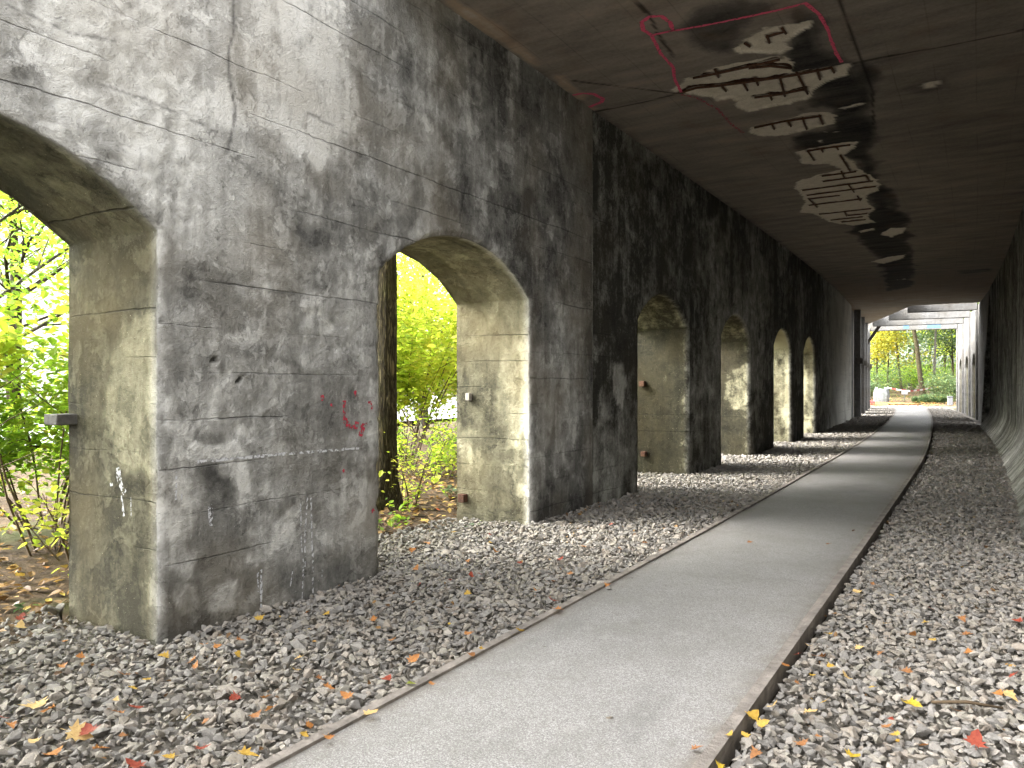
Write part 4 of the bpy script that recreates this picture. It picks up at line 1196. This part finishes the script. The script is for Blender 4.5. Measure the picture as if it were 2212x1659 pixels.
def crumbs():
    a = rng.uniform(.8, 11, 420); b = rng.uniform(.05, W - .35, 420)
    k = (b < NL(a) - .08) | (b > NR(a) + .09); k |= rng.random(420) < .03
    a, b = a[k], b[k]; p = P(a, b, np.where(b < 1.95, .005, -.01))
    on = (b > NL(a)) & (b < NR(a)); p[on, 2] = .022
    V, f, sz = leaves(p, .034, .9, 79)
    t = mk('leaf_litter', V, [f], MAT['litter'], None, False, {'lv': np.repeat(np.clip(rng.beta(1.3, 2.2, len(p)), 0, 1), 6)}); t['kind'] = 'stuff'
crumbs()
# twigs in the litter
for k, (x_, y_, L_, a_, lab) in enumerate(((-6.0, 3.55, .7, 2.2, 'thin bare twig lying on brown litter in the nearest arch'), (-6.4, 4.4, 1.0, 2.6, 'long bare twig half buried in litter behind the nearest pier'))):
    mb = MB(); rr = random.Random(k); p = [Vector((0, 0, 0))]
    for i in range(6): p.append(p[-1] + Vector((math.cos(a_) * L_ / 6, math.sin(a_) * L_ / 6, rr.gauss(0, .02))))
    mb.tube(p, [.012 - .0013 * i for i in range(7)], 6); o = mb.build('twig', MAT['twig'], None, True); o.location = (x_, y_, gz(x_, y_) + .05); tag(o, lab, 'twig')
mb = MB(); mb.tube([(0, 0, 0), (.07, -.05, .05), (.16, -.09, .07), (.27, -.08, .12)], [.024, .02, .016, .01], 8); mb.tube([(.0, 0, .0), (-.05, .03, .03), (-.04, .02, -.12)], [.022, .026, .03], 8)
x_, y_ = on_z(165, 1312, .02); o = mb.build('root_stub', simple('grey_dead_wood', (.20, .185, .16), .9, .4, 18, .6), None, True); o.location = (-5.52, 2.86, .0); o.rotation_euler = (0, 0, -.4); tag(o, 'grey dead root stub sticking out at the back corner of the nearest pier', 'wood')
a, b = on_z(*z6(1075, 1392), -.02), on_z(*z6(1385, 1418), -.02)
mb = MB(); mb.tube([(a[0], a[1], .0), ((a[0] + b[0]) / 2, (a[1] + b[1]) / 2 + .01, .012), (b[0], b[1], .0)], [.008, .009, .006], 6); tag(mb.build('twig', MAT['twig'], None, True), 'thin pale stick lying on the right gravel below the big orange leaf', 'twig')

# ------------------------------------------------------------------ fallen leaves
def maple_mesh(seed):
    r_ = random.Random(seed); bm = bmesh.new(); ring = []
    prof = [(-90, .10), (-62, .42), (-40, .30), (-12, .72), (8, .40), (24, .62), (44, .46), (62, .66), (90, 1.0)]
    pts = [(a, r) for a, r in prof] + [(180 - a, r) for a, r in prof[1:-1]][::-1]
    curl = r_.uniform(.15, .8); cup = r_.uniform(-.1, .5); tw = r_.uniform(-.4, .4)
    def pos(a, r):
        x = math.cos(R(a)) * r; y = math.sin(R(a)) * r
        return Vector((x * (1 - .15 * curl), y, curl * x * x * .9 + cup * y * y * .7 + tw * x * y + .05 * r_.gauss(0, 1) * r))
    c = bm.verts.new((0, 0, 0))
    inner = [bm.verts.new(pos(a, r * .5)) for a, r in pts]; outer = [bm.verts.new(pos(a, r * r_.uniform(.9, 1.1))) for a, r in pts]
    k = len(pts)
    for i in range(k):
        j = (i + 1) % k
        bm.faces.new((c, inner[i], inner[j])); bm.faces.new((inner[i], outer[i], outer[j], inner[j]))
    # stalk
    s0 = [bm.verts.new((dx, -.02, .01)) for dx in (-.018, .018)]; s1 = [bm.verts.new((dx + .08, -.65, .10)) for dx in (-.012, .012)]
    bm.faces.new((s0[0], s0[1], s1[1], s1[0]))
    bm.normal_update(); me = bpy.data.meshes.new('fallen_leaf'); bm.to_mesh(me); bm.free()
    me.polygons.foreach_set('use_smooth', [True] * len(me.polygons)); return me
def fleafmat(name, a, b):
    m, nt, out = mat_new(name); n = N(nt); ob = n('TexCoord').outputs['Object']
    c = n.ramp(n.noise(ob, 3.5, 5, .65), [(.35, a), (.65, b)])
    c = n.mix(n.rng(n.noise(ob, 9, 3), .6, .7, 0, .6), c, tuple(.35 * x for x in a))
    mx = n('MixShader', {0: .25, 1: n.bsdf(c, .6, None, .3), 2: n('BsdfTranslucent', {'Color': c}).outputs[0]}).outputs[0]
    nt.links.new(mx, out.inputs[0]); return m
LC = {'yellow': fleafmat('yellow_leaf', (.36, .21, .035), (.48, .32, .06)), 'orange': fleafmat('orange_leaf', (.28, .10, .03), (.42, .20, .06)), 'red': fleafmat('red_leaf', (.20, .032, .02), (.29, .07, .04)),
      'brown': fleafmat('brown_leaf', (.20, .085, .035), (.34, .16, .06)), 'tan': fleafmat('tan_leaf', (.42, .27, .11), (.56, .40, .17)), 'green': fleafmat('green_leaf', (.30, .38, .05), (.45, .50, .09)),
      'gold': fleafmat('gold_leaf', (.38, .24, .02), (.52, .38, .045))}
leafme = {}
LV = [
 # fn, x, y, colour, size(m, lobe radius), label or None
 (z2,720,1175,'yellow',.055,'yellow maple leaf on the gravel straight below the pier corner'), (z2,830,1195,'orange',.06,'rust-orange curled leaf right of the yellow one below the pier corner'), (z2,845,1222,'orange',.04,None),
 (z2,548,1255,'brown',.06,'brown folded leaf on gravel, left of a small yellow leaf, below the pier'), (z2,645,1275,'yellow',.04,None), (z2,570,1310,'yellow',.05,None),
 (z2,355,1175,'orange',.05,None), (z2,272,1215,'orange',.05,'orange-brown leaf on gravel left of the pier foot'), (z2,1025,1172,'yellow',.05,'small yellow leaf standing before the middle of the pier foot'),
 (z2,880,1125,'brown',.05,None), (z2,940,1130,'orange',.05,None), (z2,1030,1105,'brown',.05,None), (z2,1120,1008,'yellow',.06,'golden leaf lying against the foot of the pier below white drips'),
 (z2,1410,990,'yellow',.05,None), (z2,1325,988,'orange',.04,None), (z2,150,1385,'tan',.115,'large tan curled leaf on the gravel at the left'), (z2,225,1400,'orange',.06,'salmon-pink leaf touching the large tan curled leaf'),
 (z2,570,1395,'red',.065,'red leaf beside a paler pink one on the left gravel'), (z2,520,1420,'orange',.05,None), (z2,1020,1350,'red',.055,'bright red leaf on the gravel, alone, below the pier middle'), (z2,1145,1355,'orange',.05,None),
 (z2,1170,1402,'orange',.055,None), (z2,1100,1435,'brown',.055,'rust-brown upright leaf on the gravel midway to the left kerb'), (z2,810,1440,'yellow',.055,None), (z2,890,1458,'brown',.04,None),
 (z2,320,1505,'tan',.10,'big mustard leaf overlapped by a red one at lower left'), (z2,385,1502,'red',.08,'dark red leaf overlapping the big mustard leaf'), (z2,415,1575,'orange',.06,'orange-red leaf below the overlapping mustard and red pair'),
 (z2,875,1572,'red',.065,'crimson leaf lying alone near the bottom of the left gravel'), (z2,1050,1597,'yellow',.075,'golden leaf with orange edges just left of the kerb'), (z2,215,1602,'orange',.06,None), (z2,745,1610,'yellow',.045,None),
 (z2,595,1650,'red',.07,'red leaf cut by the bottom edge of the photo'), (z2,1410,1305,'orange',.06,None), (z2,1375,1270,'brown',.05,None), (z2,1310,1510,'yellow',.04,None), (z2,1330,1475,'orange',.04,None),
 (z2,1420,1525,'orange',.05,None), (z2,45,1470,'orange',.05,None), (z2,90,1052,'tan',.07,'pale tan leaf at the gravel edge in the nearest arch'), (z2,10,1440,'red',.05,None), (z2,530,1520,'brown',.04,None), (z2,150,1545,'tan',.05,None),
 (z2,90,995,'red',.07,'red leaf in the leaf litter at the left of the nearest arch'), (z2,220,965,'yellow',.06,None), (z2,80,830,'yellow',.08,'yellow leaf on dark soil, farthest back in the nearest arch'), (z2,1280,1235,'tan',.05,None),
 (z2,1300,1180,'tan',.045,None), (z2,280,1110,'orange',.03,None), (z2,500,1365,'tan',.03,None),
 (z4,770,770,'red',.05,None), (z4,915,935,'red',.07,'red leaf near the left kerb across from the flat dark stone'), (z4,930,972,'orange',.07,'orange leaf lying against the left kerb'), (z4,550,900,'yellow',.05,None),
 (z4,845,890,'orange',.055,None), (z4,560,828,'red',.05,None), (z4,600,822,'red',.045,None), (z4,320,800,'orange',.05,None), (z4,370,685,'orange',.07,None), (z4,300,718,'orange',.06,None), (z4,1315,685,'orange',.06,None),
 (z4,1200,710,'orange',.05,None), (z4,945,758,'red',.055,None), (z4,1045,702,'orange',.05,None), (z4,1170,605,'red',.05,None), (z4,640,685,'yellow',.04,None), (z4,670,725,'orange',.05,None), (z4,545,766,'orange',.04,None),
 (z4,765,1062,'yellow',.05,'yellow leaf on gravel beside the kerb, midway'), (z4,550,1080,'orange',.06,'orange-brown leaf standing in the middle of the left gravel'), (z4,610,1142,'yellow',.035,None), (z4,560,1172,'brown',.045,None),
 (z4,305,1195,'orange',.065,'rust-orange upright leaf above the yellow-green one'), (z4,220,1105,'orange',.05,None), (z4,140,1020,'orange',.055,None), (z4,190,1278,'red',.06,'red leaf left of the yellow-green leaf'),
 (z4,305,1292,'green',.05,'yellow-green leaf next to the kerb, the only green one'), (z4,30,1350,'orange',.06,None), (z4,115,1425,'tan',.065,'tan-orange leaf between big stones by the near kerb'), (z4,390,1297,'orange',.035,None), (z4,985,818,'orange',.05,None),
 (z4,1150,866,'orange',.05,'orange leaf lying on the left kerb above the flat dark stone'), (z4,920,852,'orange',.045,None), (z4,470,845,'red',.04,None), (z4,335,868,'red',.04,None), (z4,640,585+65,'red',.04,None), (z4,480,640,'yellow',.06,None), (z4,350,590,'yellow',.08,None),
 (z6,728,1605,'gold',.062,'bright yellow rounded leaf standing at the bottom of the right gravel'), (z6,1265,1552,'red',.08,'large orange-red leaf at the bottom right'), (z6,980,1375,'gold',.075,'large golden leaf with orange tip above the thin stick'),
 (z6,1220,1082,'brown',.075,'rust-brown leaf high on the right gravel'), (z6,1205,1010,'brown',.06,None), (z6,985,1085,'orange',.065,'orange-tan leaf left of the rust-brown leaf on right gravel'), (z6,1090,1105,'yellow',.04,None), (z6,1235,1160,'orange',.055,None),
 (z6,860,1160,'brown',.055,None), (z6,600,1178,'brown',.075,'rust-brown leaf beside the right kerb'), (z6,505,1165,'red',.045,'small bright red leaf against the right kerb'), (z6,635,1080,'yellow',.05,None), (z6,755,1140,'tan',.05,None),
 (z6,560,1260,'yellow',.04,None), (z6,715,1270,'tan',.05,None), (z6,815,1310,'yellow',.04,None), (z6,605,1375,'yellow',.05,None), (z6,540,1417,'tan',.06,'tan-yellow curled leaf right of the cluster beside the right kerb'), (z6,390,1390,'tan',.065,None),
 (z6,300,1437,'yellow',.065,None), (z6,335,1470,'yellow',.05,None), (z6,515,1550,'brown',.06,None), (z6,50,1577,'brown',.045,'red-brown leaf lying on the path against the right kerb'), (z6,200,1517,'yellow',.03,None), (z6,1405,1335,'tan',.07,None),
 (z6,1420,1260,'red',.05,None), (z6,960,1238,'brown',.06,None), (z6,755,900,'tan',.06,None), (z6,875,1035,'tan',.05,None), (z6,1055,1030,'yellow',.05,None), (z6,290,685,'brown',.055,'brown leaf lying alone in the middle of the path'),
 (z6,625,692,'brown',.045,'small brown leaf on the path near its right edge'), (z6,1360,1342,'orange',.055,None), (z6,1190,1412,'brown',.06,None), (z6,930,1510,'yellow',.04,None), (z6,590,1522,'orange',.035,None), (z6,275,1522,'yellow',.035,None),
 (z6,870,1482,'brown',.045,None), (z6,320,1590,'brown',.05,None), (z6,1040,1562,'orange',.045,None), (z6,545,1130,'tan',.05,None), (z6,1460,1020,'red',.05,None), (z6,900,912,'tan',.045,None), (z6,1075,970,'red',.04,None),
 (z6,440,1215,'orange',.045,None), (z6,490,1290,'brown',.04,None), (z6,900,1450,'red',.035,None), (z6,160,1645,'gold',.04,None), (z6,640,1215,'yellow',.04,None), (z6,820,865,'brown',.04,None),
]
nlv = {}
for i, (fn, x, y, colr, sz_, lab) in enumerate(LV):
    px_, py_ = fn(x, y); onpath = lab and 'path' in lab and 'kerb,' not in lab
    z_ = .03 if (lab and ('on the path' in lab)) else (.045 if fn is not z6 else .04)
    if lab and 'on the left kerb' in lab: z_ = .035
    wx, wy = on_z(px_, py_, z_)
    if fn is z2 and y < 1000 and x < 260: wx, wy = on_z(px_, py_, 0); z_ = gz(wx, wy) + .05
    v = i % 9; key = (colr, v)
    if key not in leafme:
        me = maple_mesh(300 + v); me.materials.append(LC[colr]); leafme[key] = me
    o = bpy.data.objects.new('fallen_leaf', leafme[key]); COL.objects.link(o)
    k = sz_ * .92; o.scale = (k, k, k); rr = random.Random(i)
    o.location = (wx, wy, z_); o.rotation_euler = (rr.gauss(0, .30), rr.gauss(0, .30), rr.uniform(0, 6.28))
    side = 'the right gravel' if fn is z6 else ('the gravel left of the path' if fn is z4 or px_ > 300 else 'the gravel before the nearest arch')
    tag(o, lab or f'one of the small {colr} fallen leaves lying on {side}', 'leaf', 'fallen autumn leaves' if lab else f'small {colr} leaves on {side}')

# ------------------------------------------------------------------ the far end
def fpt(px, py, dist):
    u = (px - 1106) / F; v = (HOR - py) / F
    a, b, _ = ray(px, py); return (a * dist, b * dist, CAMH + v * dist)
zz7 = lambda x, y: ((2440 + x / 3.6875) / 1.3563, (830 + y / 3.6875) / 1.3563)
def far_xy(x7, dist): p = fpt(*zz7(x7, 1100), dist); return p[0], p[1]
FT = [ # x7 of foot, distance, height, radius, lean(+ = to image right), mat, bark, label
 (975, 76, 17, .27, -.10, 'leaf_green', 'bark', 'thick trunk leaning left in the middle of the far opening'),
 (1085, 80, 17, .15, .03, 'leaf_green', 'bark_pale', 'slim forked pale trunk right of the thick leaning trunk'),
 (745, 82, 16, .15, -.08, 'leaf_green', 'bark', 'dark trunk leaning left behind the warning sign'),
 (590, 80, 8.5, .12, .02, 'leaf_gold', 'bark', 'golden tree at the upper left of the far opening'),
 (1190, 92, 12, .18, .05, 'leaf_yellow', 'bark', 'yellow-green tree behind the slim forked trunk'),
 (470, 83, 9, .15, .02, 'leaf_gold', 'bark', 'bright yellow tree at the left side of the far opening'),
 (1300, 84, 11, .16, -.02, 'leaf_green', 'bark', 'green tree at the right side of the far opening'),
 (860, 100, 14, .2, .04, 'leaf_green', 'bark', 'tall green tree farthest behind the far opening'),
 (560, 108, 15, .22, 0, 'leaf_yellow', 'bark', 'tall yellow tree farthest behind on the left of the far opening'),
 (1050, 112, 15, .22, 0, 'leaf_yellow', 'bark', 'tall yellow tree farthest behind on the right of the far opening')]
for k, (x7, d, h_, r_, ln, lm, bk, lab) in enumerate(FT):
    x_, y_ = far_xy(x7, d)
    tree('wood_tree', lab, at(x_, y_), h_, r_, MAT[lm], 3200 if lm == 'leaf_gold' else 7500, .23, 400 + k, (ln * CT, ln * ST), group='trees beyond the far opening', bark=bk, clear=.62 if h_ > 15.5 else .3, spread=.22 if h_ > 15.5 else .30, blob=.75)
FS = [(420, 70, 2.6, 'leaf_green', 'green bush left of the white sack'), (520, 78, 3.4, 'leaf_green', 'tall grey-green bush behind the white sack'), (640, 84, 3.2, 'leaf_lime', 'bright green bush behind the barrier tape'),
      (800, 90, 3.5, 'leaf_green', 'dark green bush behind the warning sign'), (1000, 88, 3.6, 'leaf_lime', 'yellow-green bush between the thick leaning trunk and the slim pale one'), (1180, 76, 2.6, 'leaf_green', 'green bush right of the slim forked trunk'),
      (1280, 70, 2.4, 'leaf_green', 'green bush next to the right column of the last frame'), (1080, 66.5, .95, 'leaf_green', 'low grey-green plants right of the leaf-strewn trail'), (960, 67, .7, 'leaf_green', 'low plants beside the trail under the barrier tape'),
      (1190, 66, .9, 'leaf_green', 'low grey-green plants by the right end of the tape'), (390, 92, 4.5, 'leaf_lime', 'tall lime bush at the left edge of the far opening'), (1120, 98, 5, 'leaf_lime', 'tall lime bush deep between the far trees'), (720, 104, 5, 'leaf_green', 'tall dark bush deep behind the dark trunk'), (900, 120, 6, 'leaf_green', 'tall green bush deepest in the wood'), (500, 118, 6, 'leaf_lime', 'tall lime bush deepest on the left of the wood'), (1250, 112, 6, 'leaf_green', 'tall green bush deepest on the right of the wood')]
for k, (x7, d, h_, lm, lab) in enumerate(FS):
    x_, y_ = far_xy(x7, d)
    shrub('wood_shrub', lab, at(x_, y_), h_, 14, MAT[lm], 3000, .14 if h_ > 1.5 else .1, 500 + k, 1.3, group='bushes beyond the far opening', low=.06, blob=.33 * h_ / 2.6)
# the wood behind: one mass
def wood():
    n_ = 26000
    s_ = rng.uniform(96, 135, n_); b = rng.uniform(-26, 30, n_); hmax = 9 + 5 * vn(s_ * .2, b * .25, 5)
    p = P(s_, b, 0); z = groundz(p[:, 0], p[:, 1]) + rng.random(n_) ** 1.1 * hmax
    k = vn(p[:, 0] * .45 + z * .2, z * .5 + p[:, 1] * .2, 9) > .33
    c = np.stack([p[:, 0], p[:, 1], z], -1)[k]
    V, f, sz = leaves(c, .42, 1.0, 90)
    lv = np.clip(rng.normal(.45, .2, len(c)) + .35 * fbm(c[:, 0] * .3 + c[:, 2] * .2, c[:, 2] * .35, 3, 6), 0, 1)
    t = mk('wood', V, [f], MAT['leaf_green'], None, False, {'lv': np.repeat(lv, 6)}); t['kind'] = 'stuff'
wood()
# barrier tape
m, nt, out = mat_new('barrier_tape'); n = N(nt)
sx = n('SeparateXYZ', {0: n.attr('sz', 'Vector')}).outputs[0]
fr = n.math('GREATER_THAN', n.math('FRACT', n.math('DIVIDE', sx, 1.0)), .5)
nt.links.new(n.bsdf(n.mix(fr, (.24, .23, .22), (.16, .012, .012)), .5), out.inputs[0])
tp = [fpt(*zz7(x, y), d) for x, y, d in ((585, 1125, 74), (700, 1150, 73), (830, 1165, 72), (960, 1150, 73), (1060, 1130, 74), (1130, 1115, 75))]
V = []; L = []; acc = 0
for i, p in enumerate(tp):
    if i: acc += (Vector(p) - Vector(tp[i - 1])).length
    V += [(p[0], p[1], p[2] + .07), (p[0], p[1], p[2] - .07), (p[0], p[1] + .01, p[2] - .07), (p[0], p[1] + .01, p[2] + .07)]; L += [(acc, 0, 0)] * 4
i = np.arange(len(tp) - 1) * 4
o = mk('barrier_tape', np.array(V), [np.stack([i, i + 1, i + 5, i + 4], -1), np.stack([i + 2, i + 3, i + 7, i + 6], -1)], m, None, False, {'sz': np.array(L)}); tag(o, 'red and white striped tape strung across the far trail', 'tape')
# sign
p = fpt(*zz7(775, 1178), 70)
sg = thing('sign', 'small white rectangular sign on a post in front of the barrier tape', 'sign', (p[0], p[1], gz(p[0], p[1])), heading(60))
hz = p[2] - gz(p[0], p[1])
MB().box((0, 0, hz), (.5, .03, .38), bevel=.008).build('panel', simple('white_enamel', (.20, .20, .20), .5, .05), sg, local=True)
MB().box((0, .05, hz / 2), (.06, .05, hz + .1), bevel=.008).build('post', MAT['steel'], sg, local=True)
# white sack
p = fpt(*zz7(525, 1240), 67); sk = thing('bulk_sack', 'white bulk sack with slumped top and loops left of the far trail', 'sack', (p[0], p[1], gz(p[0], p[1])))
bm = bmesh.new(); bmesh.ops.create_cube(bm, size=1); bmesh.ops.subdivide_edges(bm, edges=bm.edges[:], cuts=7, use_grid_fill=True)
for v in bm.verts:
    x, y, z = v.co; q = 1 + .18 * math.cos(z * 2.6) + .06 * math.sin(9 * x + 7 * y + 11 * z)
    rr_ = 1 - .12 * (abs(x) + abs(y)) ** 2
    v.co = (x * 1.1 * q * rr_, y * 1.1 * q * rr_, (z + .5) * 1.25 + (.10 * math.sin(7 * x + 2) * math.cos(6 * y) if z > .4 else 0))
me = bpy.data.meshes.new('bag'); bm.to_mesh(me); bm.free(); me.polygons.foreach_set('use_smooth', [True] * len(me.polygons)); link('bag', me, simple('woven_white', (.13, .135, .14), .8, .25, 5, .4, col2=(.05, .06, .05)), sk)
mb = MB()
for a in (-.35, .35): mb.tube([(a - .1, -.3, 1.2), (a - .05, -.3, 1.42), (a + .05, -.3, 1.42), (a + .1, -.3, 1.2)], .025, 6)
mb.build('loops', simple('woven_strap', (.55, .56, .58), .8), sk, local=True)
# grey litter bin by the last right column, red marker at the left
p = fpt(*zz7(1268, 1325), 58); bn = thing('litter_bin', 'small grey bin with dark lid by the last right column', 'bin', (p[0], p[1], -.06), heading(60))
MB().box((0, 0, .32), (.36, .34, .62), bevel=.03).build('body', simple('grey_zinc', (.10, .10, .105), .6), bn, local=True)
MB().box((0, 0, .68), (.40, .38, .10), bevel=.03).build('lid', simple('dark_lid', (.06, .06, .065), .6), bn, local=True)
p = fpt(*zz7(402, 1268), 61); rd = thing('marker_block', 'low dark red marker block at the left end of the dirt crossing', 'block', (p[0], p[1], -.08), heading(60))
MB().box((0, 0, .16), (.7, .3, .3), bevel=.04).build('block', simple('red_block', (.28, .035, .03), .7), rd, local=True)
MB().box((0, 0, .34), (.5, .2, .08), bevel=.02).build('cap', simple('red_cap', (.40, .07, .05), .7), rd, local=True)

# ------------------------------------------------------------------ pale house beyond the street
hs = thing('house', 'pale rendered house with windows glimpsed between leaves in the nearest arch', 'house', (-38, 16, .1), R(-62))
MB().box((0, 0, 4.5), (12, 8, 9)).build('walls', simple('pale_render', (.62, .60, .56), .9, .08), hs, local=True)
mb = MB(); mb.v = [(-6.4, -4.4, 9), (6.4, -4.4, 9), (6.4, 4.4, 9), (-6.4, 4.4, 9), (-6.4, 0, 12), (6.4, 0, 12)]; mb.f = [(0, 1, 5, 4), (2, 3, 4, 5), (0, 4, 3), (1, 2, 5), (3, 2, 1, 0)]
mb.build('roof', simple('grey_tiles', (.16, .15, .15), .8), hs, local=True)
wm = simple('window_glass', (.10, .12, .13), .15, .2, 3, spec=.6); fm = simple('window_frame_white', (.7, .7, .68), .5, .05)
for zf in (1.7, 4.4, 7.0):
    for xf in (-4.2, -1.4, 1.4, 4.2):
        fr_ = MB().box((xf, -4.03, zf), (1.2, .08, 1.5), bevel=.01).build('window', fm, hs, local=True)
        for dx in (-.28, .28): MB().box((xf + dx, -4.08, zf), (.46, .04, 1.3)).build('pane', wm, fr_, local=True)

# ------------------------------------------------------------------ camera, light, render
cam = bpy.data.cameras.new('camera'); co = bpy.data.objects.new('camera', cam); COL.objects.link(co)
co.location = (0, 0, CAMH); co.rotation_euler = (R(90), 0, TH)
cam.sensor_width = 36; cam.lens = 36 * F / 2212; cam.clip_end = 2000; cam.clip_start = .05
scene.camera = co

EL = R(38); AZ = math.atan2(-.80, -.42)        # direction to the sun: outside the arcade, a little behind the camera
sd = Vector((math.sin(AZ) * math.cos(EL), math.cos(AZ) * math.cos(EL), math.sin(EL)))
sun = bpy.data.lights.new('sun', 'SUN'); sun.energy = .5; sun.angle = R(18); sun.color = (1, .95, .86)
so = bpy.data.objects.new('sun', sun); COL.objects.link(so); so.rotation_euler = (-sd).to_track_quat('-Z', 'Y').to_euler(); so.location = (0, 0, 30)
w = bpy.data.worlds.new('World'); scene.world = w; w.use_nodes = True
nt = w.node_tree; nt.nodes.clear(); n = N(nt)
sky = n('TexSky', sky_type='NISHITA', sun_disc=False, sun_elevation=EL, sun_rotation=AZ, air_density=1.0, dust_density=5.0, ozone_density=1.0)
hsv = n('HueSaturation', {'Saturation': .10, 'Color': sky.outputs[0]}).outputs[0]
bg = n('Background', {'Color': hsv, 'Strength': .15}).outputs[0]
nt.links.new(bg, n('OutputWorld').inputs[0])
vs = scene.view_settings; vs.view_transform = 'Standard'; vs.look = 'None'; vs.exposure = 3.85; vs.gamma = 1
cy = scene.cycles
cy.use_denoising = True; cy.max_bounces = 12; cy.diffuse_bounces = 7; cy.transmission_bounces = 4; cy.transparent_max_bounces = 8
cy.sample_clamp_indirect = 8
